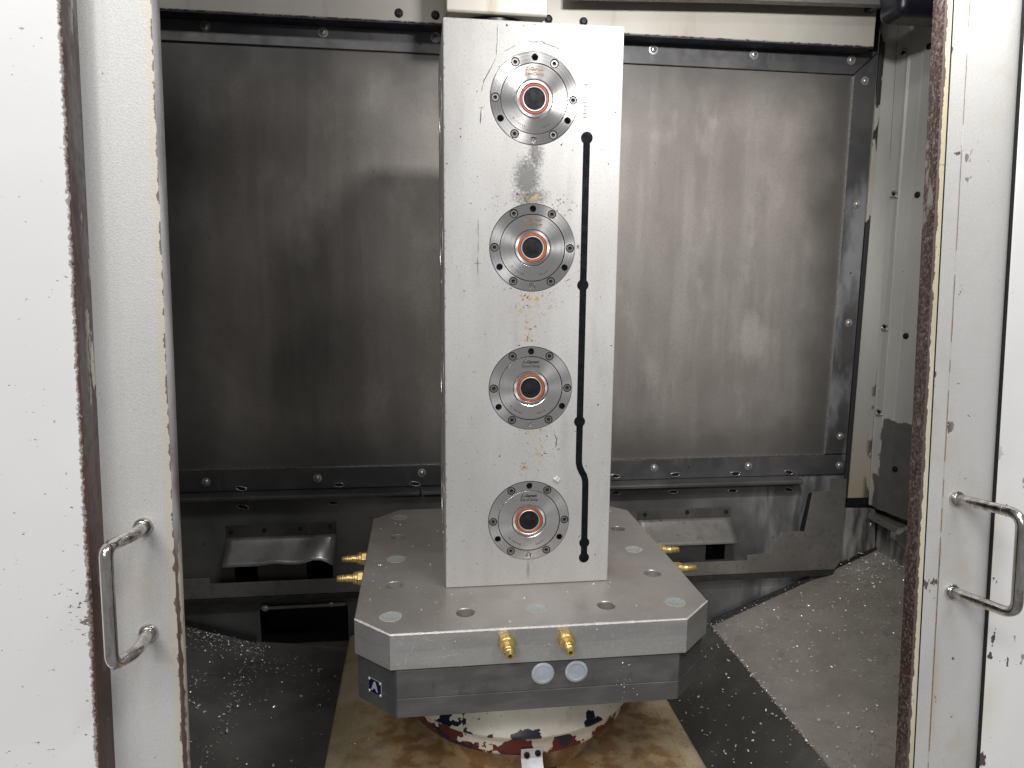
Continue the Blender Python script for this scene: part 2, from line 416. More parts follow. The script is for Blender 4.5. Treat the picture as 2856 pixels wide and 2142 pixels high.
# dirt along the edges of the sheet, with the shade there painted in too
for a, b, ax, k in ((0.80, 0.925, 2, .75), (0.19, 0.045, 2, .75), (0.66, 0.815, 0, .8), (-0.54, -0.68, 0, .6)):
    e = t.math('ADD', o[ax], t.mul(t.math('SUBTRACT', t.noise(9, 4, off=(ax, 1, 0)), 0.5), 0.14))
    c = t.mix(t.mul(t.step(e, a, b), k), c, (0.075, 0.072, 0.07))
c = t.mix(t.mul(t.step(t.noise(300, 3), 0.35, 0.7), 0.25), c, (0.11, 0.105, 0.10))
c = t.mix(t.step(t.noise(48, 2, off=(9, 9, 1)), 0.76, 0.82), c, (0.13, 0.10, 0.09))
t.bump(t.noise(260, 3, (1, 1, 0.3)), 0.10, 0.0006)
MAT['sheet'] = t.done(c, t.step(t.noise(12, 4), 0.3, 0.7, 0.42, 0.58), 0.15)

t = NT("dark_trim")
o = t.xyz()
c = t.mix(t.step(t.noise(8, 4, (0.6, 1, 0.6)), 0.35, 0.68), (0.075, 0.075, 0.081), (0.14, 0.138, 0.14))
c = t.mix(t.mul(t.step(t.noise(9, 5, (1, 1, 0.35), off=(4, 0, 4)), 0.46, 0.60), t.step(o[0], 0.75, 0.8), t.step(o[2], 0.75, 0.65), 0.8), c, (0.42, 0.42, 0.44))  # pale patches low on the right strip: light painted into the colour
c = t.mix(t.mul(t.step(t.noise(45, 4, (1, 1, 0.4)), 0.58, 0.7), 0.35), c, (0.17, 0.165, 0.16))
c = t.mix(t.step(t.noise(70, 2, off=(5, 1, 2)), 0.75, 0.765), c, (0.03, 0.028, 0.028))
MAT['trim'] = t.done(c, t.step(t.noise(30, 4), 0.3, 0.7, 0.34, 0.55), 0.45)

t = NT("lower_wall_steel")
o = t.xyz()
c = t.mix(t.step(t.noise(6, 4), 0.35, 0.68), (0.12, 0.12, 0.121), (0.20, 0.198, 0.194))
sc_ = t.mul(t.step(t.noise(9, 5, (1.5, 1, 0.45), off=(2, 0, 2)), 0.44, 0.60), t.step(o[0], 0.57, 0.66))
c = t.mix(t.mul(sc_, 0.75), c, (0.38, 0.385, 0.40))
c = t.mix(t.mul(t.step(t.noise(30, 4, (1.5, 1, 0.25), off=(1, 1, 0)), 0.56, 0.66), t.step(o[0], 0.57, 0.66), 0.6), c, (0.10, 0.10, 0.105))
c = t.mix(t.step(t.noise(60, 2, off=(3, 0, 0)), 0.745, 0.76), c, (0.06, 0.02, 0.02))
MAT['lower'] = t.done(c, t.step(t.noise(25, 3), 0.3, 0.7, 0.34, 0.55), 0.4)
t = NT("guard_steel")
c = t.mix(t.step(t.noise(5, 4), 0.35, 0.68), (0.19, 0.182, 0.17), (0.28, 0.27, 0.255))
c = t.mix(t.mul(t.step(t.noise(70, 4), 0.5, 0.7), 0.35), c, (0.11, 0.105, 0.10))
c = t.mix(t.step(t.noise(80, 2, off=(3, 0, 0)), 0.72, 0.74), c, (0.05, 0.04, 0.04))
MAT['guard'] = t.done(c, t.step(t.noise(25, 3), 0.3, 0.7, 0.38, 0.55), 0.45)
MAT['bare'] = simple("bare_sheet_steel", (0.66, 0.64, 0.62), 0.30, 0.8, 0.18, 22, (1, 1, 0.5))
MAT['scuffed'] = simple("scuffed_pale_steel", (0.36, 0.355, 0.345), 0.5, 0.25, 0.4, 26, (1.6, 1, 0.3))
MAT['weld'] = simple("weld_bead", (0.55, 0.54, 0.52), 0.3, 0.8, 0.3, 300)
MAT['screw'] = simple("screw_steel", (0.62, 0.61, 0.59), 0.32, 0.75, 0.15, 200)
MAT['blackbolt'] = simple("black_bolt", (0.012, 0.011, 0.011), 0.45, 0.2, 0.2)

t = NT("cream_beam_paint")
o = t.xyz()
c = t.mix(t.step(t.noise(4, 4, (1, 1, 1)), 0.35, 0.65), (0.40, 0.38, 0.335), (0.47, 0.45, 0.405))
c = t.mix(t.mul(t.step(t.noise(26, 4, (1, 1, 0.15)), 0.58, 0.72), 0.35), c, (0.26, 0.20, 0.13))
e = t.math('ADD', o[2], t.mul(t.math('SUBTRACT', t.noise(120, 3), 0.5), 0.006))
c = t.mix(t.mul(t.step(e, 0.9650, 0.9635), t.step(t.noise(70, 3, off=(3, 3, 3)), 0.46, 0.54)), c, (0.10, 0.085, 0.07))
MAT['cream'] = t.done(c, 0.42, 0.1)
t = NT("cream_cover_paint")
c = t.mix(t.step(t.noise(5, 4), 0.35, 0.65), (0.60, 0.57, 0.49), (0.68, 0.655, 0.59))
c = t.mix(t.mul(t.step(t.noise(30, 4, (1, 1, 0.12)), 0.57, 0.70), 0.5), c, (0.45, 0.33, 0.18))
MAT['cream_cover'] = t.done(c, 0.4)

t = NT("side_panel_paint")
o = t.xyz()
c = t.mix(t.step(t.noise(5, 4, (1, 1, 0.4)), 0.35, 0.65), (0.44, 0.435, 0.41), (0.52, 0.515, 0.49))
pe = t.math('ADD', o[2], t.mul(t.math('SUBTRACT', t.noise(16, 4), 0.5), 0.11))
inner = t.math('ADD', o[1], t.mul(t.math('SUBTRACT', t.noise(22, 4, off=(5, 0, 0)), 0.5), 0.05))
bare_ = t.math('MAXIMUM', t.mul(t.step(pe, 0.142, 0.138), t.step(inner, 0.522, 0.519)), t.mul(t.step(pe, -0.01, -0.014), t.step(inner, 0.545, 0.54)))
c = t.mix(bare_, c, t.mix(t.noise(30, 3), (0.085, 0.085, 0.085), (0.16, 0.158, 0.155)))
c = t.mix(t.step(t.noise(90, 2, off=(3, 3, 0)), 0.74, 0.76), c, (0.1, 0.09, 0.08))
MAT['side'] = t.done(c, 0.4)
t = NT("stained_cream_post")
o = t.xyz()
c = t.mix(t.step(t.noise(6, 4, (1, 1, 0.4)), 0.35, 0.65), (0.44, 0.435, 0.41), (0.54, 0.53, 0.50))
c = t.mix(t.mul(t.step(t.math('ADD', o[2], t.mul(t.noise(8, 4), 0.2)), 0.28, 0.02), 0.8), c, (0.45, 0.37, 0.24))
cz = t.math('ADD', t.noise(34, 4, (1, 1, 0.5)), t.mul(t.step(o[2], 0.16, 0.0), 0.10))
ck = t.mul(t.step(cz, 0.62, 0.635), t.step(o[0], 0.915, 0.93))
c = t.mix(ck, c, (0.10, 0.10, 0.10))
MAT['post'] = t.done(c, 0.42)
t = NT("flaked_edge_paint")
o = t.xyz()
fk = t.step(t.math('ADD', t.noise(30, 4, (1, 1, 0.25)), t.mul(t.step(o[2], 0.9, 0.1), 0.12)), 0.54, 0.56)
c = t.mix(fk, t.mix(t.noise(20, 3), (0.38, 0.36, 0.31), (0.52, 0.50, 0.45)), (0.035, 0.035, 0.038))
MAT['flaked'] = t.done(c, 0.5)

# -- chip trays: wet oily sheet steel
t = NT("oily_tray_steel")
o = t.xyz()
c = t.mix(t.step(t.noise(5, 5, dist=0.6), 0.36, 0.66), (0.37, 0.34, 0.30), (0.47, 0.44, 0.395))
c = t.mix(t.mul(t.step(t.noise(9, 5, off=(4, 2, 0), dist=1.0), 0.54, 0.70), 0.35), c, (0.24, 0.20, 0.13))
c = t.mix(t.mul(t.step(t.noise(14, 5, off=(1, 9, 0), dist=1.0), 0.60, 0.66), 0.6), c, (0.30, 0.295, 0.285))
c = t.mix(t.mul(t.step(t.noise(45, 5, (1, 1, 1), 0.7), 0.45, 0.75), 0.35), c, (0.27, 0.26, 0.25))
t.bump(t.noise(90, 4), 0.25, 0.001)
MAT['tray'] = t.done(c, t.step(t.noise(16, 4, dist=0.5), 0.35, 0.65, 0.22, 0.46), 0.3, 0.6)
t = NT("oily_gutter_steel")
c = t.mix(t.step(t.noise(6, 5), 0.36, 0.66), (0.085, 0.081, 0.073), (0.14, 0.134, 0.122))
c = t.mix(t.mul(t.step(t.noise(30, 5), 0.5, 0.7), 0.3), c, (0.13, 0.12, 0.105))
t.bump(t.noise(90, 4), 0.25, 0.001)
MAT['gutter'] = t.done(c, t.step(t.noise(16, 4), 0.35, 0.65, 0.2, 0.45), 0.3, 0.6)
t = NT("dark_wet_tray_steel")
c = t.mix(t.step(t.noise(6, 5, off=(3, 3, 3)), 0.36, 0.66), (0.13, 0.127, 0.118), (0.21, 0.204, 0.19))
c = t.mix(t.mul(t.step(t.noise(30, 5), 0.5, 0.7), 0.35), c, (0.22, 0.21, 0.19))
t.bump(t.noise(90, 4), 0.25, 0.001)
MAT['lefttray'] = t.done(c, t.step(t.noise(16, 4), 0.35, 0.65, 0.25, 0.5), 0.2, 0.6)
MAT['chip'] = simple("aluminium_chip", (0.88, 0.88, 0.87), 0.3, 0.35, 0.06, 300)
MAT['lampbody'] = simple("lamp_housing_black", (0.012, 0.013, 0.022), 0.35, 0, 0.2)
MAT['concrete'] = simple("enclosure_grey", (0.20, 0.195, 0.19), 0.6, 0, 0.2)

# ------------------------------------------------------------------ mesh helpers
WL = {}


def worigin(p):
    return WL.get(p.name, Vector((0, 0, 0))) if p else Vector((0, 0, 0))


def prop(o, label=None, cat=None, group=None, kind=None):
    if label:
        o['label'] = label
    if cat:
        o['category'] = cat
    if group:
        o['group'] = group
    if kind:
        o['kind'] = kind
    return o


def thing(name, label, cat, loc=(0, 0, 0), group=None, kind=None):
    o = bpy.data.objects.new(name, None)
    o.empty_display_size = 0.05
    COL.objects.link(o)
    o.location = loc
    WL[o.name] = Vector(loc)
    return prop(o, label, cat, group, kind)


def obj(name, bm, mat, parent=None, local=False, smooth=None, bevel=0, seg=2, loc=None, shift=True):
    """links a bmesh as ONE mesh object; mesh coordinates are world ones unless local"""
    me = bm if isinstance(bm, bpy.types.Mesh) else None
    if me is None:
        if not local and parent is not None and shift:
            bmesh.ops.translate(bm, verts=bm.verts, vec=-worigin(parent))
        bmesh.ops.recalc_face_normals(bm, faces=bm.faces)
        me = bpy.data.meshes.new(name)
        bm.to_mesh(me)
        bm.free()
        for m in (mat if isinstance(mat, (list, tuple)) else [mat]):
            me.materials.append(m)
        if smooth is not None:
            for p in me.polygons:
                p.use_smooth = True
            me.set_sharp_from_angle(angle=R(smooth))
    o = bpy.data.objects.new(name, me)
    COL.objects.link(o)
    if parent is not None:
        o.parent = parent
        WL[o.name] = worigin(parent)
    if loc is not None:
        o.location = loc
    if bevel:
        md = o.modifiers.new("bevel", 'BEVEL')
        md.width = bevel
        md.segments = seg
        md.limit_method = 'ANGLE'
        md.angle_limit = R(40)
    return o


def box(bm, x0, x1, y0, y1, z0, z1, mi=0):
    v = [bm.verts.new(p) for p in ((x0, y0, z0), (x1, y0, z0), (x1, y1, z0), (x0, y1, z0), (x0, y0, z1), (x1, y0, z1), (x1, y1, z1), (x0, y1, z1))]
    for f in ((0, 3, 2, 1), (4, 5, 6, 7), (0, 1, 5, 4), (1, 2, 6, 5), (2, 3, 7, 6), (3, 0, 4, 7)):
        bm.faces.new([v[i] for i in f]).material_index = mi
    return v


def bx(*a):
    bm = bmesh.new()
    box(bm, *a)
    return bm


def prism(pts, a, b, axis='y', bm=None, mi=0):
    """polygon pts extruded from a to b along an axis; pts are (x,z) for y, (x,y) for z, (y,z) for x"""
    bm = bm or bmesh.new()
    mk = {'y': lambda p, h: (p[0], h, p[1]), 'z': lambda p, h: (p[0], p[1], h), 'x': lambda p, h: (h, p[0], p[1])}[axis]
    lo = [bm.verts.new(mk(p, a)) for p in pts]
    hi = [bm.verts.new(mk(p, b)) for p in pts]
    n = len(pts)
    fs = [bm.faces.new(lo[::-1]), bm.faces.new(hi)]
    for i in range(n):
        fs.append(bm.faces.new((lo[i], lo[(i + 1) % n], hi[(i + 1) % n], hi[i])))
    for f in fs:
        f.material_index = mi
    return bm


def lathe(prof, n=48, bm=None, mat=None, mi=0, cap0=True, cap1=True):
    """(r, z) profile turned about local Z"""
    bm = bm or bmesh.new()
    rings = []
    for r_, z in prof:
        ring = []
        for k in range(n):
            a = 2 * math.pi * k / n
            p = Vector((r_ * math.cos(a), r_ * math.sin(a), z))
            ring.append(bm.verts.new(mat @ p if mat else p))
        rings.append(ring)
    for i in range(len(rings) - 1):
        for k in range(n):
            bm.faces.new((rings[i][k], rings[i][(k + 1) % n], rings[i + 1][(k + 1) % n], rings[i + 1][k])).material_index = mi
    if cap0:
        bm.faces.new(rings[0][::-1]).material_index = mi
    if cap1:
        bm.faces.new(rings[-1]).material_index = mi
    return bm


def annulus(r0, r1, z0, z1, n=64):
    """closed ring: inner r0, outer r1"""
    bm = bmesh.new()
    prof = [(r0, z0), (r1, z0), (r1, z1), (r0, z1)]
    rings = []
    for r_, z in prof:
        rings.append([bm.verts.new((r_ * math.cos(2 * math.pi * k / n), r_ * math.sin(2 * math.pi * k / n), z)) for k in range(n)])
    for i in range(4):
        for k in range(n):
            bm.faces.new((rings[i][k], rings[i][(k + 1) % n], rings[(i + 1) % 4][(k + 1) % n], rings[(i + 1) % 4][k]))
    return bm


def frame(d):
    """rotation that takes +Z to direction d"""
    return Vector(d).normalized().to_track_quat('Z', 'Y').to_matrix().to_4x4()


def fillet(pts, r, k=7):
    pts = [Vector(p) for p in pts]
    out = [pts[0]]
    for i in range(1, len(pts) - 1):
        a, b, c = pts[i - 1], pts[i], pts[i + 1]
        d1, d2 = (a - b), (c - b)
        rr_ = min(r, d1.length * 0.48, d2.length * 0.48)
        p0, p1 = b + d1.normalized() * rr_, b + d2.normalized() * rr_
        for j in range(k + 1):
            s = j / k
            out.append((1 - s) ** 2 * p0 + 2 * s * (1 - s) * b + s * s * p1)
    out.append(pts[-1])
    return out


def tube(path, r_, n=16, bm=None):
    bm = bm or bmesh.new()
    path = [Vector(p) for p in path]
    tan = [(path[min(i + 1, len(path) - 1)] - path[max(i - 1, 0)]).normalized() for i in range(len(path))]
    nrm = tan[0].orthogonal().normalized()
    rings = []
    for i, p in enumerate(path):
        nrm = (nrm - tan[i] * nrm.dot(tan[i])).normalized()
        bn = tan[i].cross(nrm)
        rad = r_[i] if isinstance(r_, (list, tuple)) else r_
        rings.append([bm.verts.new(p + rad * (math.cos(2 * math.pi * k / n) * nrm + math.sin(2 * math.pi * k / n) * bn)) for k in range(n)])
    for i in range(len(rings) - 1):
        for k in range(n):
            bm.faces.new((rings[i][k], rings[i][(k + 1) % n], rings[i + 1][(k + 1) % n], rings[i + 1][k]))
    bm.faces.new(rings[0][::-1])
    bm.faces.new(rings[-1])
    return bm


def boolean(bm, cutter):
    """bm minus cutter, as a new bmesh"""
    tmp = []
    for b in (bm, cutter):
        bmesh.ops.recalc_face_normals(b, faces=b.faces)
        me = bpy.data.meshes.new("tmp")
        b.to_mesh(me)
        b.free()
        for k in range(3):
            me.materials.append(None)
        o_ = bpy.data.objects.new("tmp", me)
        COL.objects.link(o_)
        tmp.append(o_)
    md = tmp[0].modifiers.new("b", 'BOOLEAN')
    md.operation = 'DIFFERENCE'
    md.solver = 'EXACT'
    md.object = tmp[1]
    dg = bpy.context.evaluated_depsgraph_get()
    dg.update()
    me = bpy.data.meshes.new_from_object(tmp[0].evaluated_get(dg))
    out = bmesh.new()
    out.from_mesh(me)
    bpy.data.meshes.remove(me)
    for o_ in tmp:
        m_ = o_.data
        bpy.data.objects.remove(o_)
        bpy.data.meshes.remove(m_)
    return out


def text_bm(s, size, bold=0.0, align='CENTER', spacing=1.0):
    cu = bpy.data.curves.new("txt", 'FONT')
    cu.body = s
    cu.size = size
    cu.align_x = align
    cu.align_y = 'CENTER'
    cu.offset = bold
    cu.space_character = spacing
    cu.resolution_u = 3
    cu.extrude = size * 0.02
    o_ = bpy.data.objects.new("txt", cu)
    COL.objects.link(o_)
    dg = bpy.context.evaluated_depsgraph_get()
    dg.update()
    me = bpy.data.meshes.new_from_object(o_.evaluated_get(dg))
    bm = bmesh.new()
    bm.from_mesh(me)
    for f in bm.faces:
        f.material_index = 0
    bpy.data.objects.remove(o_)
    bpy.data.curves.remove(cu)
    bpy.data.meshes.remove(me)
    return bm


def join(bm, other, mat=None):
    me = bpy.data.meshes.new("tmp")
    other.to_mesh(me)
    other.free()
    if mat:
        me.transform(mat)
    bm.from_mesh(me)
    bpy.data.meshes.remove(me)
    return bm


def T(x, y, z=0, rot=0):
    return Matrix.Translation((x, y, z)) @ Matrix.Rotation(rot, 4, 'Z')


def octagon(hx, hy, ch, cx=0.0, cy=0.1208):
    return [(cx - hx + ch, cy - hy), (cx + hx - ch, cy - hy), (cx + hx, cy - hy + ch), (cx + hx, cy + hy - ch),
            (cx + hx - ch, cy + hy), (cx - hx + ch, cy + hy), (cx - hx, cy + hy - ch), (cx - hx, cy - hy + ch)]


def stack(levels):
    """levels: list of (z, ring of (x,y)) with equal counts -> closed solid"""
    bm = bmesh.new()
    rings = [[bm.verts.new((x, y, z)) for x, y in ring] for z, ring in levels]
    n = len(rings[0])
    for i in range(len(rings) - 1):
        for k in range(n):
            bm.faces.new((rings[i][k], rings[i][(k + 1) % n], rings[i + 1][(k + 1) % n], rings[i + 1][k]))
    bm.faces.new(rings[0][::-1])
    bm.faces.new(rings[-1])
    return bm


def ribbon(path, width, y, bm=None):
    """thin raised scratch on the tower face: path of (x,z), tapering ends, jittered"""
    bm = bm or bmesh.new()
    pts = []
    for i in range(len(path) - 1):
        a, b = Vector(path[i]), Vector(path[i + 1])
        k = max(2, int((b - a).length / 0.003))
        for j in range(k):
            pts.append(a.lerp(b, j / k))
    pts.append(Vector(path[-1]))
    n = len(pts)
    prev = None
    for i, p in enumerate(pts):
        d = (pts[min(i + 1, n - 1)] - pts[max(i - 1, 0)]).normalized()
        q = Vector((-d.y, d.x))
        s = math.sin(math.pi * (i + 0.3) / (n - 0.4)) ** 0.5 if n > 2 else 1
        wd = width * s * random.uniform(0.45, 1.15)
        j = q * random.uniform(-0.3, 0.3) * width
        v = (bm.verts.new((p.x + j.x + q.x * wd / 2, y, p.y + j.y + q.y * wd / 2)), bm.verts.new((p.x + j.x - q.x * wd / 2, y, p.y + j.y - q.y * wd / 2)))
        if prev:
            bm.faces.new((prev[0], prev[1], v[1], v[0]))
        prev = v
    return bm


# ------------------------------------------------------------------ SETTING: enclosure round the work space
def wall_grid(xs, zs, holes, y, thick):
    """sheet in the x-z plane with rectangular openings, as thick cells"""
    bm = bmesh.new()
    vs = {}
    for yy in (y, y + thick):
        for i, x in enumerate(xs):
            for k, z in enumerate(zs):
                vs[(i, k, yy)] = bm.verts.new((x, yy, z))

    def solid(i, k):
        if not (0 <= i < len(xs) - 1 and 0 <= k < len(zs) - 1):
            return False
        cx, cz = (xs[i] + xs[i + 1]) / 2, (zs[k] + zs[k + 1]) / 2
        return not any(a < cx < b and c_ < cz < d for a, b, c_, d in holes)
    for i in range(len(xs) - 1):
        for k in range(len(zs) - 1):
            if not solid(i, k):
                continue
            q = [(i, k), (i + 1, k), (i + 1, k + 1), (i, k + 1)]
            bm.faces.new([vs[(a, b, y)] for a, b in q])
            bm.faces.new([vs[(a, b, y + thick)] for a, b in q[::-1]])
            for (a, b), nb in (((q[0], q[1]), (i, k - 1)), ((q[1], q[2]), (i + 1, k)), ((q[2], q[3]), (i, k + 1)), ((q[3], q[0]), (i - 1, k))):
                if not solid(*nb):
                    bm.faces.new((vs[(*a, y)], vs[(*b, y)], vs[(*b, y + thick)], vs[(*a, y + thick)]))
    return bm


enc = thing("enclosure", "grey sheet metal shell behind and over the work space", "machine enclosure", (0, 0.6, 1.3), kind='structure')
obj("shade_roof", bx(-1.0, 1.0, -0.10, 0.62, 1.30, 1.32), MAT['concrete'], enc)  # unseen roof, added to shade the back wall
obj("shade_header", bx(-1.0, 1.0, -0.262, -0.235, 1.12, 1.299), MAT['concrete'], enc)  # unseen header, added and sized to cut off the front light
obj("side_sheet", bx(-1.0, -0.975, -0.24, 0.62, -0.62, 1.299), MAT['concrete'], enc)
obj("side_sheet", bx(0.975, 1.0, -0.24, 0.62, -0.62, 1.299), MAT['concrete'], enc)
obj("back_sheet", bx(-0.9749, 0.9749, 0.640, 0.645, -0.62, 1.299), MAT['blackhole'], enc)
obj("floor_sheet", bx(-0.974, 0.974, -0.24, 0.62, -0.64, -0.60), MAT['gutter'], enc)

bw = thing("back_wall", "stained grey brown sheet steel back wall framed by dark screwed strips", "back wall", (0.1, 0.55, 0.5), kind='structure')
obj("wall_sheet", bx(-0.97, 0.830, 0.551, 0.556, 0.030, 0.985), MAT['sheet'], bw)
TRIMS = [
    ("trim_strip", [(-0.95, 0.9205), (0.8055, 0.9175), (0.860, 0.968), (-0.95, 0.968)]),
    ("trim_strip", [(0.8085, 0.0475), (0.861, 0.0475), (0.861, 0.966), (0.8065, 0.9155)]),
    ("trim_strip", [(-0.95, -0.003), (0.862, -0.003), (0.862, 0.0445), (-0.95, 0.0445)]),
]
for nm, p in TRIMS:
    obj(nm, prism(p, 0.5452, 0.5505), MAT['trim'], bw, bevel=0.0012)
# bright worn lip where the bottom strip meets the sheet
obj("trim_lip", bx(-0.95, 0.806, 0.5446, 0.5506, 0.0452, 0.0470), MAT['weld'], bw)
obj("trim_lip", bx(0.8062, 0.8078, 0.5446, 0.5506, 0.0480, 0.914), MAT['screw'], bw)


def screw_mesh(r_, cross):
    bm = lathe([(r_ * 1.45, 0), (r_ * 1.45, 0.0012), (r_ * 1.0, 0.0014), (r_ * 0.96, 0.0022), (r_ * 0.78, 0.0040), (r_ * 0.45, 0.0050), (r_ * 0.1, 0.0053)], 20)
    if cross:
        for k in (0, 1):
            b2 = bmesh.new()
            box(b2, -r_ * 0.5, r_ * 0.5, -r_ * 0.09, r_ * 0.09, 0.0042, 0.00545, 1)
            join(bm, b2, Matrix.Rotation(k * math.pi / 2 + 0.5, 4, 'Z'))
    me = bpy.data.meshes.new("screw")
    bmesh.ops.recalc_face_normals(bm, faces=bm.faces)
    bm.to_mesh(me)
    bm.free()
    me.materials.append(MAT['screw'])
    me.materials.append(MAT['blackbolt'])
    for p in me.polygons:
        p.use_smooth = p.material_index == 0
    me.set_sharp_from_angle(angle=R(50))
    return me


SM = screw_mesh(0.0070, True)
SM2 = screw_mesh(0.0064, False)


def place(me, name, parent, loc, rot, scale=1.0):
    o_ = bpy.data.objects.new(name, me)
    COL.objects.link(o_)
    if parent:
        o_.parent = parent
    o_.location = Vector(loc) - worigin(parent)
    o_.rotation_euler = rot
    o_.scale = (scale,) * 3
    return o_


FRONT = (math.pi / 2, 0, 0)
for x, z in ((-0.575, 0.9495), (-0.348, 0.9495), (-0.122, 0.9505), (0.342, 0.9485), (0.569, 0.9485), (0.797, 0.9475), (-0.80, 0.95)):
    place(SM, "screw", bw, (x, 0.5452, z), (math.pi / 2, random.uniform(-1, 1), 0))
for x, z in ((0.834, 0.905), (0.838, 0.636), (0.841, 0.364), (0.843, 0.091), (0.8465, 0.0185), (-0.623, 0.0195), (-0.388, 0.0215), (-0.159, 0.0275), (0.381, 0.0245), (0.614, 0.0225)):
    place(SM2, "screw", bw, (x, 0.5452, z), (math.pi / 2, random.uniform(-1, 1), 0))

lw = thing("lower_wall", "dark steel lower back wall with square openings and a welded bar", "lower wall", (0, 0.56, -0.2), kind='structure')
HOLES = [(-0.576, -0.526, -0.218, -0.120), (-0.420, -0.362, -0.218, -0.120), (0.521, 0.571, -0.214, -0.120), (0.372, 0.424, -0.214, -0.120), (-0.526, -0.331, -0.372, -0.283)]
xs = sorted({-0.972, 0.872} | {h[0] for h in HOLES} | {h[1] for h in HOLES})
zs = sorted({-0.6, -0.0045} | {h[2] for h in HOLES} | {h[3] for h in HOLES})
obj("wall_sheet", wall_grid(xs, zs, HOLES, 0.552, 0.006), MAT['lower'], lw)
for h in HOLES:
    b2 = bx(h[0] - 0.003, h[1] + 0.003, 0.5582, 0.630, h[2] - 0.003, h[3] + 0.003)
    bmesh.ops.delete(b2, geom=[f for f in b2.faces if all(abs(v.co.y - 0.5582) < 1e-6 for v in f.verts)], context='FACES')
    obj("opening_recess", b2, MAT['blackhole'], lw)
BAR = [(0.5515, -0.004), (0.518, -0.0075), (0.515, -0.010), (0.515, -0.0155), (0.519, -0.0165), (0.5515, -0.0165)]
obj("support_bar", prism(BAR, -0.95, -0.1645, 'x'), MAT['trim'], lw, bevel=0.0008)
obj("support_bar", prism(BAR, -0.160, 0.737, 'x'), MAT['trim'], lw, bevel=0.0008)
obj("bar_end_plate", bx(0.7375, 0.7395, 0.514, 0.551, -0.018, -0.0035), MAT['bare'], lw, bevel=0.0006)


def weld_mesh():
    bm = bmesh.new()
    path = []
    for k in range(18):
        a = 2 * math.pi * k / 18
        path.append(Vector((0.0125 * math.cos(a) * (1 + 0.12 * math.sin(3 * a)), 0.0052 * math.sin(a) * (1 + 0.15 * math.cos(2 * a + 1)), 0.001)))
    path.append(path[0].copy())
    tube(path, [0.0013 + 0.0005 * math.sin(i * 2.7) for i in range(19)], 6, bm)
    lathe([(0.010, 0.0), (0.007, 0.0007)], 14, bm, Matrix.Diagonal((1, 0.42, 1, 1)), 1)
    me = bpy.data.meshes.new("weld_bead")
    bmesh.ops.recalc_face_normals(bm, faces=bm.faces)
    bm.to_mesh(me)
    bm.free()
    me.materials.append(MAT['weld'])
    me.materials.append(MAT['blackbolt'])
    for p in me.polygons:
        p.use_smooth = True
    return me


WM = weld_mesh()
for x, z in ((-0.551, -0.0010), (-0.551, -0.0405), (-0.342, 0.0015), (-0.356, -0.0380), (0.288, 0.0035), (0.292, -0.0345), (0.434, 0.0035), (0.433, -0.0365), (0.582, 0.0015), (0.581, -0.0385), (0.718, 0.0010), (0.724, -0.0405), (-0.175, -0.001)):
    yy = 0.5448 if z > -0.02 else 0.5516
    place(WM, "weld_bead", lw, (x, yy, z + (0.0035 if z > -0.02 else 0)), (math.pi / 2, random.uniform(-0.15, 0.15) + (math.pi if random.random() < .5 else 0), 0), random.uniform(0.85, 1.05))


def flap(name, label, x0, x1, zt, zb, curl, mat, holes, group):
    th = thing(name, label, "deflector flap", ((x0 + x1) / 2, 0.55, zt), group=group)
    fl = obj("flange", bx(x0, x1, 0.5485, 0.5515, zb, zt), MAT['trim'], th, bevel=0.0006)
    bm = bmesh.new()
    nu, nv = 16, 8
    g = []
    for i in range(nu + 1):
        row = []
        u_ = i / nu
        for k in range(nv + 1):
            v_ = k / nv
            x = x0 + (x1 - x0) * u_
            y = 0.548 - 0.050 * v_ ** 1.15
            z = zb + (-0.047) * v_
            if curl:
                s_ = max(0, (u_ - 0.72) / 0.28)
                z += 0.010 * math.sin(math.pi * min(1, s_ * 1.0)) * v_ - 0.012 * s_ * s_ * v_
                y += -0.006 * math.sin(math.pi * s_) * math.sin(math.pi * v_) + 0.006 * s_ * v_
                z += 0.004 * math.exp(-((u_ - 0.47) / 0.1) ** 2) * v_
            row.append(bm.verts.new((x, y, z)))
        g.append(row)
    for i in range(nu):
        for k in range(nv):
            bm.faces.new((g[i][k], g[i + 1][k], g[i + 1][k + 1], g[i][k + 1]))
    f2 = obj("bent_sheet", bm, mat, th, smooth=80)
    md = f2.modifiers.new("thick", 'SOLIDIFY')
    md.thickness = 0.0018
    for hx_, hz in holes:
        obj("rivet_hole", lathe([(0.0052, 0), (0.0052, 0.0012), (0.003, 0.0016)], 14, mat=Matrix.Translation((hx_, 0.5485, hz)) @ Matrix.Rotation(math.pi / 2, 4, 'X')), MAT['blackhole'], th)
    return th


flap("deflector_flap", "small bent steel flap with a curled corner on the dark wall, left of the pallet", -0.588, -0.352, -0.083, -0.110, True, MAT['bare'],
     ((-0.578, -0.098), (-0.507, -0.096), (-0.429, -0.095), (-0.365, -0.092)), "bent flaps on the lower back wall")
flap("deflector_flap", "flat stained steel flap with straight edges on the wall, right of the pallet", 0.347, 0.578, -0.079, -0.104, False, MAT['guard'],
     ((0.364, -0.090), (0.468, -0.088), (0.566, -0.090)), "bent flaps on the lower back wall")

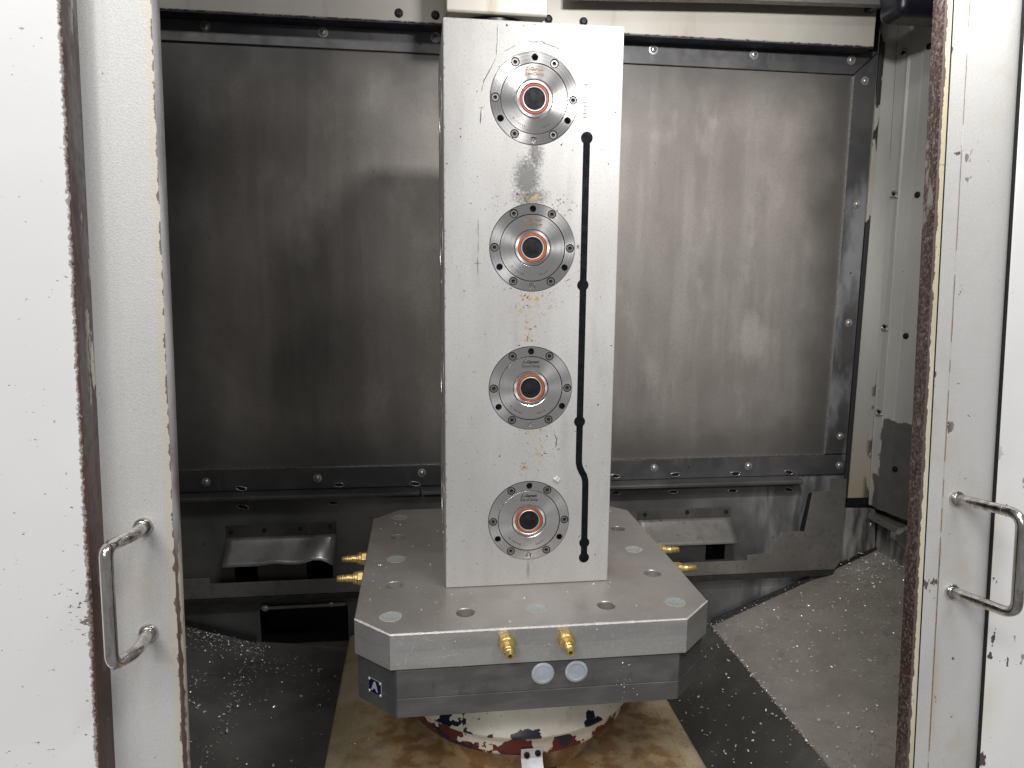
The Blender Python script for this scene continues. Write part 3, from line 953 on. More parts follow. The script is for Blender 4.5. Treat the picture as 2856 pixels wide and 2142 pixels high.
STEP_R = [(0.822, -0.010), (0.862, -0.013), (0.865, -0.219), (0.849, -0.243), (0.296, -0.243), (0.296, -0.208), (0.619, -0.210), (0.618, -0.197), (0.680, -0.193), (0.704, -0.141), (0.763, -0.142), (0.776, -0.044), (0.823, -0.040)]
th = thing("guard_plate", "grey guard plate with a stair stepped upper edge at the right", "guard plate", (0.6, 0.54, -0.24), group="guard plates on the lower back wall")
obj("plate_sheet", prism(STEP_R, 0.533, 0.537), MAT['guard'], th, bevel=0.0008)
obj("bottom_lip", bx(0.296, 0.845, 0.528, 0.5365, -0.256, -0.2435), MAT['dark'], th, bevel=0.001)
obj("side_slit", prism([(0.764, -0.142), (0.752, -0.140), (0.768, -0.048), (0.7785, -0.044)], 0.5375, 0.5385), MAT['blackhole'], th)
STEP_L = [(-0.95, -0.196), (-0.626, -0.196), (-0.624, -0.209), (-0.101, -0.210), (-0.101, -0.243), (-0.95, -0.243)]
th = thing("guard_plate", "dark guard plate with one small step at the left, under the curled flap", "guard plate", (-0.5, 0.54, -0.24), group="guard plates on the lower back wall")
obj("plate_sheet", prism(STEP_L, 0.533, 0.537), MAT['guard'], th, bevel=0.0008)
obj("bottom_lip", bx(-0.95, -0.101, 0.528, 0.5365, -0.256, -0.2435), MAT['dark'], th, bevel=0.001)
th = thing("opening_frame", "thin ledge with two screws over the black floor level opening", "ledge", (-0.43, 0.55, -0.275))
obj("ledge_strip", bx(-0.520, -0.335, 0.540, 0.5515, -0.279, -0.272), MAT['guard'], th, bevel=0.0006)
place(SM2, "screw", th, (-0.511, 0.5398, -0.2745), FRONT, 0.8)
place(SM2, "screw", th, (-0.366, 0.5398, -0.2735), FRONT, 0.6)

# header beam, rail and spindle cover
th = thing("header_beam", "cream painted beam with black screws above the back wall", "beam", (0.1, 0.53, 1.0))
obj("beam_body", bx(-0.97, 0.820, 0.50, 0.556, 0.9625, 1.299), MAT['cream'], th, bevel=0.0025)
SB = bpy.data.meshes.new("black_screw")
b2 = lathe([(0.0088, 0), (0.0088, 0.0006), (0.0072, 0.0008), (0.0066, 0.004), (0.004, 0.0052), (0.0022, 0.0052), (0.0016, 0.003)], 18)
b2.to_mesh(SB)
b2.free()
SB.materials.append(MAT['blackbolt'])
obj("underside_shade", bx(-0.97, 0.819, 0.5010, 0.5555, 0.9600, 0.9622), simple("navy_shade", (0.022, 0.024, 0.042), 0.6, 0, 0.2), th)  # thin dark plate added for the shade under the beam
for x, z in ((-0.195, 0.9785), (-0.123, 0.9785), (0.105, 0.9825), (0.178, 0.9815)):
    place(SB, "screw", th, (x, 0.4998, z), FRONT)
th = thing("rail", "grey flat rail crossing the top right corner of the opening", "rail", (0.5, 0.45, 1.05))
obj("rail_body", prism([(0.137, 1.0075), (0.483, 1.0205), (0.833, 1.029), (0.833, 1.10), (0.137, 1.10)], 0.446, 0.466), MAT['guard'], th, bevel=0.0015)
th = thing("spindle_cover", "cream box cover with a round black nose hanging behind the tower top", "cover", (-0.014, 0.43, 0.95))
obj("cover_box", prism([(0.36, 0.943), (0.364, 0.9395), (0.492, 0.957), (0.499, 1.25), (0.36, 1.25)], -0.106, 0.079, 'x'), MAT['cream_cover'], th, bevel=0.002)
obj("nose_ring", lathe([(0.045, 0.0), (0.052, 0.002), (0.052, 0.016), (0.048, 0.02)], 40, mat=Matrix.Translation((-0.012, 0.425, 0.929))), MAT['lampbody'], th, smooth=40)

th = thing("work_lamp", "black rounded lamp housing hanging in the top right corner", "lamp", (0.80, 0.36, 0.99))
bm = bmesh.new()
box(bm, 0.768, 0.90, 0.345, 0.42, 0.976, 1.06)
obj("lamp_housing", bm, MAT['lampbody'], th, bevel=0.018, seg=5, smooth=50)
obj("lamp_bracket", bx(0.79, 0.81, 0.42, 0.50, 1.03, 1.06), MAT['lampbody'], th, bevel=0.002)

# right hand side: corner post, ribbed side panel, ledge, corner sheet


def quad_strip(lines, z0, z1, thick=0.006):
    """folded panel: lines of (x at z=.69, dx/dz, y)"""
    bm = bmesh.new()
    a = []
    for x, s_, y in lines:
        a.append((bm.verts.new((x + (z0 - 0.69) * s_, y, z0)), bm.verts.new((x + (z1 - 0.69) * s_, y, z1))))
    for i in range(len(a) - 1):
        bm.faces.new((a[i][0], a[i + 1][0], a[i + 1][1], a[i][1]))
    return bm


th = thing("corner_post", "cream post stained yellow brown at its foot beside the back wall", "post", (0.9, 0.55, -0.07))
o_ = obj("post_face", quad_strip([(0.868, 0, 0.556), (0.9165, -0.027, 0.553)], -0.068, 1.06), MAT['post'], th)
o_.modifiers.new("thick", 'SOLIDIFY').thickness = 0.004
obj("flaked_edge", prism([(0.866, -0.068), (0.877, -0.068), (0.877, 1.06), (0.866, 1.06)], 0.547, 0.5535), MAT['flaked'], th, bevel=0.001)
th = thing("side_wall", "ribbed pale side wall peeling to bare grey metal low down", "side wall", (0.94, 0.5, 0.3))
L1, L2, L3 = (0.9165, -0.027, 0.552), (0.9265, -0.0135, 0.519), (0.9355, -0.0127, 0.489)
lines = [L1, (0.9225, -0.0200, 0.5235), L2, (0.9238, -0.0135, 0.5165), (0.9325, -0.0127, 0.4935), L3, (0.9325, -0.0127, 0.4865), (0.952, -0.008, 0.40), (0.972, 0, 0.25)]
o_ = obj("ribbed_sheet", quad_strip(lines, -0.085, 1.20), MAT['side'], th)
o_.modifiers.new("thick", 'SOLIDIFY').thickness = 0.003
SIDE = (math.pi / 2, 0, -R(72))


def clip_mesh():
    bm = tube([Vector((0.0065 * math.cos(a), 0.0065 * math.sin(a), 0.0015)) for a in [0.5 + k * 0.42 for k in range(13)]] + [Vector((0.010, -0.008, 0.001))], 0.0021, 8)
    lathe([(0.004, 0), (0.004, 0.0009), (0.002, 0.001)], 12, bm, None, 1)
    me = bpy.data.meshes.new("clip")
    bm.to_mesh(me)
    bm.free()
    me.materials.append(MAT['screw'])
    me.materials.append(MAT['blackbolt'])
    for p in me.polygons:
        p.use_smooth = True
    return me


CM = clip_mesh()
for z in (0.965, 0.660, 0.356, 0.152):
    y = 0.533
    x = 0.9205 - (z - 0.69) * 0.022 - 0.002
    place(CM, "clip", th, (x, y, z), SIDE)
for z in (0.962, 0.652, 0.339, 0.026):
    x = 0.9345 - (z - 0.69) * 0.012 + 0.0015
    place(SB, "screw", th, (x - 0.001, 0.475, z), SIDE, 0.8)
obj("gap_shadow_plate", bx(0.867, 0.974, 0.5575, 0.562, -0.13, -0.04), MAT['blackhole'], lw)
th = thing("side_ledge", "narrow grey ledge along the side wall above scuffed metal", "ledge", (0.95, 0.45, -0.11))
obj("ledge_bar", bx(0.935, 0.974, 0.25, 0.553, -0.120, -0.104), MAT['guard'], th, bevel=0.0015)
th = thing("kick_panel", "scuffed pale metal kick panel in the corner above the right tray", "kick panel", (0.92, 0.55, -0.2))
obj("corner_sheet", prism([(0.868, -0.235), (0.961, -0.206), (0.953, -0.094), (0.868, -0.091)], 0.546, 0.551), MAT['scuffed'], th, bevel=0.0008)
obj("side_sheet", prism([(0.25, -0.30), (0.5455, -0.30), (0.5455, -0.121), (0.25, -0.121)], 0.963, 0.967, 'x'), MAT['scuffed'], th)
place(SM2, "screw", th, (0.944, 0.5458, -0.135), FRONT, 0.7)

# chip trays and machine bed


def sheet(quads, name, mat, parent=None, thick=0.004):
    bm = bmesh.new()
    for q in quads:
        bm.faces.new([bm.verts.new(p) for p in q])
    bmesh.ops.remove_doubles(bm, verts=bm.verts, dist=1e-5)
    o_ = obj(name, bm, mat, parent)
    return o_


Y0, Y1 = -0.236, 0.5505
rt = thing("chip_tray", "oily grey chip tray sloping down from the right wall", "chip tray", (0.75, 0.2, -0.3), kind='structure')
sheet([[(0.972, Y0, -0.1985), (0.972, Y1, -0.1985), (0.543, Y1, -0.380), (0.543, Y0, -0.380)]], "tray_slope", MAT['tray'], rt)
sheet([[(0.543, Y0, -0.3802), (0.543, Y1, -0.3802), (0.300, Y1, -0.51), (0.300, Y0, -0.51)]], "gutter_slope", MAT['gutter'], rt)
obj("crease_bead", tube([(0.543, Y0, -0.3795), (0.543, 0.1, -0.379), (0.543, Y1, -0.3795)], 0.0016, 6), MAT['tray'], rt)
# dark lip along the back edge of the tray
obj("back_lip", prism([(0.972, -0.196), (0.543, -0.3775), (0.543, -0.362), (0.972, -0.190)], 0.541, 0.5455), MAT['dark'], rt)
lt = thing("chip_tray", "dark wet chip tray on the left, thick with metal chips", "chip tray", (-0.75, 0.2, -0.3), kind='structure')
sheet([[(-0.972, Y0, -0.213), (-0.972, Y1, -0.213), (-0.534, Y1, -0.359), (-0.534, Y0, -0.359)]], "tray_slope", MAT['lefttray'], lt)
sheet([[(-0.534, Y0, -0.3592), (-0.534, Y1, -0.3592), (-0.322, Y1, -0.387), (-0.322, Y0, -0.387)]], "gutter_slope", MAT['lefttray'], lt)
obj("back_lip", prism([(-0.972, -0.210), (-0.534, -0.3565), (-0.534, -0.344), (-0.972, -0.200)], 0.541, 0.5455), MAT['dark'], lt)

bed = thing("machine_bed", "beige painted cast bed stained brown round the rotary table", "machine bed", (0, 0.1, -0.5), kind='structure')
b2 = bx(-0.318, 0.286, -0.235, 0.45, -0.55, -0.3022)
cutr = lathe([(0.044, -0.36), (0.044, -0.25)], 40, mat=Matrix.Translation((0.0, -0.022, 0)))
obj("bed_casting", boolean(b2, cutr), MAT['bed'], bed, bevel=0.005)
b2 = bx(-0.284, 0.252, -0.234, 0.44, -0.3020, -0.2975)
cutr = lathe([(0.046, -0.36), (0.046, -0.25)], 40, mat=Matrix.Translation((0.0, -0.022, 0)))
obj("bed_pad", boolean(b2, cutr), MAT['bed'], bed, bevel=0.002)
obj("well_floor", lathe([(0.0438, -0.358), (0.001, -0.357)], 40, mat=Matrix.Translation((0.0, -0.022, 0))), MAT['chip_ring'], bed)
obj("well_rim", (lambda b: (bmesh.ops.translate(b, verts=b.verts, vec=(0, -0.022, 0)), b)[1])(annulus(0.0462, 0.050, -0.2980, -0.2945, 48)), MAT['bed'], bed, bevel=0.001)

# ------------------------------------------------------------------ ROTARY TABLE
rot = thing("rotary_table", "round cream rotary table base with badly chipped paint under the pallet", "rotary table", (0, 0.1208, -0.3))
cz = Matrix.Translation((0, 0.1208, 0))
obj("skirt", lathe([(0.10, -0.1245), (0.150, -0.1245), (0.166, -0.128), (0.196, -0.184), (0.203, -0.195), (0.2045, -0.1985), (0.203, -0.202), (0.188, -0.205), (0.12, -0.205)], 96, mat=cz), MAT['chip_skirt'], rot, smooth=45)
obj("ring", lathe([(0.12, -0.2055), (0.183, -0.2055), (0.1865, -0.208), (0.1885, -0.232), (0.187, -0.238), (0.182, -0.2415), (0.12, -0.2415)], 96, mat=cz), MAT['chip_ring'], rot, smooth=45)
obj("pedestal", lathe([(0.150, -0.2418), (0.146, -0.2970)], 64, mat=cz), MAT['bed'], rot, smooth=45)

br = thing("bracket", "short white metal bracket with two black bolts at the table foot", "bracket", (-0.002, -0.07, -0.24))
prof = [(-0.0685, -0.226), (-0.0700, -0.226), (-0.0705, -0.2405), (-0.0735, -0.2445), (-0.090, -0.256), (-0.092, -0.262), (-0.092, -0.285), (-0.0905, -0.285), (-0.0905, -0.2625), (-0.0890, -0.2570), (-0.0728, -0.2460), (-0.0690, -0.2415)]
obj("strip", prism(prof, -0.018, 0.0145, 'x'), MAT['letter'], br, bevel=0.0004)
for x, z in ((-0.0095, -0.2345), (0.0070, -0.2325)):
    obj("bolt", lathe([(0.0045, 0), (0.0045, 0.003), (0.0038, 0.0042), (0.002, 0.0042), (0.0018, 0.002)], 14, mat=Matrix.Translation((x, -0.0704, z)) @ Matrix.Rotation(math.pi / 2, 4, 'X')), MAT['blackbolt'], br, smooth=40)

# ------------------------------------------------------------------ PALLET
pal = thing("pallet", "dark iron square pallet with cut corners and a blue letter plate", "pallet", (0, 0.1208, -0.1225))


def octlev(z, inset, gap=False):
    return (z, octagon(0.2508 - inset, 0.2508 - inset, 0.0555 - inset * 0.586))


obj("pallet_body", stack([octlev(-0.1225, 0.0015), octlev(-0.1212, 0), octlev(-0.0952, 0), octlev(-0.0946, 0.0010), octlev(-0.0936, 0.0010), octlev(-0.0930, 0.0002), octlev(-0.0548, 0.0002), octlev(-0.0536, 0.0014)]), MAT['pallet'], pal)
for x in (0.002, 0.0487):
    obj("plug_cap", lathe([(0.0158, 0), (0.0158, 0.0006), (0.0149, 0.0014), (0.0118, 0.0016), (0.0112, 0.0009), (0.0, 0.0006)], 40, mat=Matrix.Translation((x, -0.1298, -0.0700)) @ Matrix.Rotation(math.pi / 2, 4, 'X'), cap1=False), MAT['poly'], pal, smooth=40)
dn = Vector((-1, -1, 0)).normalized()
xd_ = Vector((1, -1, 0)).normalized()
LM = Matrix((xd_, Vector((0, 0, 1)), dn)).transposed().to_4x4()
LM.translation = Vector((-0.2253, -0.0998, -0.0918)) + dn * 0.0006
b2 = prism([(-0.0132, -0.0108), (0.0132, -0.0108), (0.0132, 0.0108), (-0.0132, 0.0108)], 0, 0.0010, 'z')
b2.transform(LM)
lp = obj("letter_plate", b2, MAT['bright'], pal, bevel=0.0012)
b2 = prism([(-0.0122, -0.0098), (0.0122, -0.0098), (0.0122, 0.0098), (-0.0122, 0.0098)], 0.0011, 0.0013, 'z')
b2.transform(LM)
obj("enamel_field", b2, MAT['blue'], lp)
b2 = text_bm("A", 0.0175, 0.0007)
b2.transform(LM @ Matrix.Translation((0, 0.0002, 0.0016)))
obj("lettering", b2, MAT['letter'], lp)
for sx in (-1, 1):
    for sz in (-1, 1):
        obj("rivet", lathe([(0.0022, 0), (0.0019, 0.0008), (0.0008, 0.0014)], 12, mat=LM @ Matrix.Translation((sx * 0.0110, sz * 0.0088, 0.0013))), MAT['bright'], lp, smooth=60)

# ------------------------------------------------------------------ MOUNTING PLATE
mp = thing("mounting_plate", "grey machined plate with round holes and brass nipples on the pallet", "mounting plate", (0, 0.1208, -0.0509))
HX = 0.2537
hole_pts = [(-0.203, 0.223), (-0.203, 0.020), (-0.101, -0.081), (0.204, 0.223), (0.204, 0.020), (0.102, -0.081), (-0.101, 0.325), (0.102, 0.325)]


def plev(z, ins):
    return (z, octagon(HX - ins, HX - ins, 0.0501 - ins * 0.586))


body = stack([plev(-0.0509, 0.0008), plev(-0.0501, 0), plev(-0.0012, 0), plev(0.0, 0.0012)])
cut = bmesh.new()
for x, y in hole_pts:
    lathe([(0.0128, -0.035), (0.0128, -0.0010), (0.0150, 0.0012), (0.0150, 0.01)], 40, cut, Matrix.Translation((x, y, 0)))
obj("plate_body", boolean(body, cut), MAT['plate'], mp)
rnd = random.Random(3)
for x, y in ((-0.203, 0.328), (-0.203, 0.121), (-0.204, -0.082), (0.001, -0.080), (0.2035, 0.121), (0.204, -0.082), (0.2035, 0.328)):
    bm = bmesh.new()
    n_ = 36
    ph = rnd.uniform(0, 6)
    rg = [0.0158 * (1 + 0.035 * math.sin(3 * a + ph) + rnd.uniform(-0.03, 0.03)) for a in [2 * math.pi * k / n_ for k in range(n_)]]
    r1 = [bm.verts.new((x + rg[k] * math.cos(2 * math.pi * k / n_), y + rg[k] * math.sin(2 * math.pi * k / n_), 0.00015)) for k in range(n_)]
    r2 = [bm.verts.new((x + rg[k] * 0.9 * math.cos(2 * math.pi * k / n_), y + rg[k] * 0.9 * math.sin(2 * math.pi * k / n_), 0.0009)) for k in range(n_)]
    r3 = [bm.verts.new((x + 0.0125 * math.cos(2 * math.pi * k / n_), y + 0.0125 * math.sin(2 * math.pi * k / n_), 0.0004)) for k in range(n_)]
    for k in range(n_):
        q = (k + 1) % n_
        bm.faces.new((r1[k], r1[q], r2[q], r2[k]))
        bm.faces.new((r2[k], r2[q], r3[q], r3[k]))
    bm.faces.new(r3)
    obj("plug_cap", bm, MAT['cap'], mp, smooth=50)
# worn bright edge along the top front arrises
def arris(p0, p1, n_, wmul):
    bm = bmesh.new()
    p0, p1 = Vector(p0), Vector(p1)
    d_ = (p1 - p0).normalized()
    out = Vector((d_.y, -d_.x, 0))
    prevv = None
    for i in range(n_):
        p = p0.lerp(p1, i / (n_ - 1))
        h = wmul * (0.0008 + 0.0016 * rnd.random() * (1 if rnd.random() > .35 else 0.2))
        v = (bm.verts.new(p + out * 0.00020 + Vector((0, 0, -0.0009 - h * 0.5))), bm.verts.new(p - out * 0.0005 + Vector((0, 0, 0.00022))), bm.verts.new(p - out * (0.0007 + h) + Vector((0, 0, 0.00022))))
        if prevv:
            bm.faces.new((prevv[0], v[0], v[1], prevv[1]))
            bm.faces.new((prevv[1], v[1], v[2], prevv[2]))
        prevv = v
    obj("worn_edge", bm, MAT['edge'], mp)


YF = 0.1208 - HX
arris((-0.2034, YF, 0), (0.2034, YF, 0), 190, 1.0)
arris((-HX, YF + 0.0501, 0), (-0.2038, YF + 0.0002, 0), 40, 0.9)
arris((0.2038, YF + 0.0002, 0), (HX, YF + 0.0501, 0), 40, 0.45)
bm = bmesh.new()
for p, wd in (([(-0.1444, -0.0358), (-0.128, -0.0345), (-0.1085, -0.0322)], 0.0009), ([(-0.1605, -0.0072), (-0.1445, -0.0135)], 0.0011), ([(-0.1965, -0.0375), (-0.194, -0.0435), (-0.1915, -0.0395)], 0.0010), ([(-0.1822, -0.0325), (-0.184, -0.0432)], 0.0009),
              ([(-0.1755, -0.0260), (-0.173, -0.0175)], 0.0007), ([(-0.136, -0.0218), (-0.129, -0.0258)], 0.0007), ([(-0.156, -0.0368), (-0.134, -0.0325)], 0.0008), ([(-0.150, -0.0382), (-0.132, -0.0362)], 0.0006)):
    ribbon(p, wd, YF - 0.0002, bm)
obj("scratch_marks", bm, MAT['scratch_lit'], mp)['kind'] = 'stuff'


def nipple(base, d, twist):
    m = Matrix.Translation(base) @ frame(d)
    hexp = [(0.0118 * math.cos(math.pi / 3 * k + twist), 0.0118 * math.sin(math.pi / 3 * k + twist)) for k in range(6)]
    b = prism(hexp, 0.0, 0.0105, 'z')
    b.transform(m)
    nt = obj("hose_nipple", b, MAT['brass'], mp, bevel=0.0012)
    c_ = lathe([(0.0108, 0.0106), (0.0108, 0.0140), (0.0098, 0.0150), (0.0098, 0.0165), (0.0072, 0.0172)], 28, mat=m)
    obj("collar", c_, MAT['brass'], nt, smooth=35)
    s_ = lathe([(0.0070, 0.0173), (0.0062, 0.024), (0.0066, 0.0248), (0.0066, 0.0275), (0.0056, 0.0285), (0.0056, 0.0310), (0.0064, 0.0318), (0.0064, 0.0345), (0.0054, 0.0355), (0.0052, 0.0420), (0.0046, 0.0430), (0.0030, 0.0430), (0.0028, 0.036)], 24, mat=m)
    obj("stem", s_, MAT['brass'], nt, smooth=35)
    obj("bore", lathe([(0.00275, 0.0362), (0.0002, 0.0363)], 14, mat=m), MAT['blackhole'], nt)
    return nt


nipple((-0.0500, -0.1329, -0.0165), (0.02, -1, 0.0), 0.3)
nipple((0.0310, -0.1329, -0.0165), (-0.02, -1, 0.0), 0.1)
for y in (0.170, 0.090):
    nipple((-HX, y, -0.0165), (-1, 0, 0), 0.2)
for y in (0.151, 0.070):
    nipple((HX, y, -0.0165), (1, 0, 0), 0.4)

# ------------------------------------------------------------------ CLAMPING TOWER
tw = thing("clamping_tower", "tall pale square steel tower with four round clamping discs facing out", "clamping tower", (0, 0.1208, 0.0))
TH = 0.8095
DZ = [0.1022 + 0.2024 * k for k in range(4)]
body = stack([(z, [(-0.125 + i, 0 + i), (0.125 - i, 0 + i), (0.125 - i, 0.2416 - i), (-0.125 + i, 0.2416 - i)]) for z, i in ((0.0004, 0.0012), (0.0016, 0), (TH - 0.0018, 0), (TH, 0.0018))])
for e in [e for e in body.edges if abs(e.verts[0].co.z - e.verts[1].co.z) > 0.1]:
    pass
bmesh.ops.bevel(body, geom=[e for e in body.edges if abs(e.verts[0].co.z - e.verts[1].co.z) > 0.1], offset=0.0016, segments=2, affect='EDGES', profile=0.5)
cut = bmesh.new()
for z in DZ:
    lathe([(0.0619, -0.02), (0.0619, 0.026)], 72, cut, Matrix.Translation((0.0003, 0, z)) @ Matrix.Rotation(-math.pi / 2, 4, 'X'))
    lathe([(0.0619, -0.02), (0.0619, 0.026)], 72, cut, Matrix.Translation((-0.125, 0.1208, z)) @ Matrix.Rotation(math.pi / 2, 4, 'Y'))
obj("tower_body", boolean(body, cut), MAT['tower'], tw)

# black channel strip with its round ports


def strip_outline():
    """closed outline of the channel seen from the front: left side up, right side down, with port circles joined as separate prisms"""
    c_ = [(0.0765, 0.660), (0.0748, 0.255), (0.0750, 0.1985)]
    path = [(0.0755, 0.660), (0.0750, 0.199)]
    bend = [(0.0750, 0.199), (0.0752, 0.190), (0.0768, 0.183), (0.0800, 0.176), (0.0835, 0.170), (0.0855, 0.163), (0.0860, 0.154)]
    path = path[:-1] + bend + [(0.0865, 0.042)]
    return path


pth = [Vector(p) for p in strip_outline()]
hw = 0.0049
lft, rgt = [], []
for i, p in enumerate(pth):
    d = (pth[min(i + 1, len(pth) - 1)] - pth[max(i - 1, 0)]).normalized()
    q = Vector((-d.y, d.x))
    lft.append(p + q * hw)
    rgt.append(p - q * hw)
bm = prism([tuple(p) for p in lft] + [tuple(p) for p in rgt[::-1]], -0.00035, 0.0004)
ports = [(0.0755, 0.660, 0.0083), (0.0748, 0.4552, 0.0083), (0.0747, 0.2535, 0.0083), (0.0866, 0.064, 0.0079), (0.0866, 0.040, 0.0079)]
ch = obj("channel_strip", bm, MAT['groove'], tw)
for x, z, r_ in ports:
    obj("port_plug", lathe([(r_, 0), (r_, 0.0005), (r_ * 0.98, 0.00055)], 36, mat=Matrix.Translation((x, -0.0001, z)) @ Matrix.Rotation(math.pi / 2, 4, 'X')), MAT['groove'], ch)

# scratches, dents
bm = bmesh.new()
SCR = [([(-0.010, 0.7845), (-0.001, 0.783), (0.009, 0.7845), (0.020, 0.780), (0.030, 0.778), (0.037, 0.7755)], 0.0016), ([(0.012, 0.7835), (0.013, 0.7800)], 0.0009), ([(0.031, 0.7785), (0.032, 0.7745)], 0.0009),
       ([(-0.043, 0.7690), (-0.036, 0.7725), (-0.027, 0.7775)], 0.0011), ([(-0.0520, 0.8045), (-0.0515, 0.788), (-0.0525, 0.772), (-0.0535, 0.7615)], 0.0012),
       ([(-0.0535, 0.7600), (-0.060, 0.748), (-0.066, 0.738), (-0.071, 0.726), (-0.0735, 0.716)], 0.0022), ([(-0.0735, 0.6945), (-0.0745, 0.6735)], 0.0022), ([(-0.0765, 0.6950), (-0.0705, 0.6945)], 0.0010),
       ([(0.066, 0.7480), (0.0715, 0.736), (0.0745, 0.721), (0.0725, 0.712)], 0.0011), ([(0.0720, 0.7120), (0.0722, 0.681)], 0.0011),
       ([(-0.0775, 0.5455), (-0.0772, 0.520)], 0.0012), ([(-0.0775, 0.5165), (-0.0772, 0.498)], 0.0012), ([(-0.0778, 0.493), (-0.0775, 0.468)], 0.0015), ([(-0.0825, 0.4845), (-0.0725, 0.4840)], 0.0009),
       ([(0.0690, 0.498), (0.0735, 0.497), (0.0690, 0.486)], 0.0012), ([(0.049, 0.4600), (0.056, 0.4640)], 0.0012), ([(-0.086, 0.330), (-0.078, 0.329)], 0.0006), ([(0.090, 0.741), (0.106, 0.735)], 0.0007),
       ([(-0.090, 0.356), (-0.0895, 0.349)], 0.0007), ([(0.036, 0.236), (0.0405, 0.228), (0.0395, 0.214)], 0.0016), ([(-0.003, 0.806), (0.002, 0.8058)], 0.0012)]
for p, wd in SCR:
    ribbon(p, wd * 0.9, -0.00025, bm)
for z in (0.731, 0.7265, 0.7075, 0.7025, 0.6975, 0.6925, 0.6875):
    ribbon([(0.0685, z), (0.0765, z + random.uniform(-.0005, .0005))], 0.0010, -0.00026, bm)
for k in range(46):
    z = random.uniform(0.02, 0.79)
    x = random.choice((-1, 1)) * random.uniform(0.066, 0.118)
    if abs(x - 0.08) < 0.012:
        continue
    a = random.uniform(0, math.pi)
    l_ = random.uniform(0.0006, 0.0022)
    ribbon([(x, z), (x + l_ * math.cos(a), z + l_ * math.sin(a))], 0.0009, -0.00025, bm)
for k in range(60):
    z = random.uniform(0.01, 0.80)
    ribbon([(-0.1238 + random.uniform(0, 0.0006), z), (-0.1238, z + random.uniform(0.001, 0.004))], 0.0009, -0.00022, bm)
obj("scratch_marks", bm, MAT['scratch'], tw)['kind'] = 'stuff'
bm = bmesh.new()
for p, wd in (([(-0.0505, 0.800), (-0.0508, 0.766)], 0.0007), ([(-0.0725, 0.6935), (-0.0715, 0.6885), (-0.0735, 0.674)], 0.0022), ([(-0.068, 0.738), (-0.072, 0.722)], 0.0012), ([(0.074, 0.7285), (0.075, 0.683)], 0.0012), ([(-0.0745, 0.487), (-0.0745, 0.474)], 0.0016), ([(-0.076, 0.515), (-0.0755, 0.5)], 0.0012)):
    ribbon(p, wd, -0.00022, bm)
obj("scratch_marks", bm, MAT['scratch_lit'], tw)['kind'] = 'stuff'
# small stamp beside the second disc
b2 = text_bm("2B", 0.0052, 0.0)
b2.transform(Matrix.Translation((0.0665, -0.0003, 0.5095)) @ Matrix.Rotation(math.pi / 2, 4, 'X') @ Matrix.Rotation(math.pi / 2, 4, 'Z'))
obj("stamp", b2, MAT['ink'], tw)

# --- the clamping discs (built once in local coordinates, +Z out of the face)
RD = 0.0610
BC = 0.0544


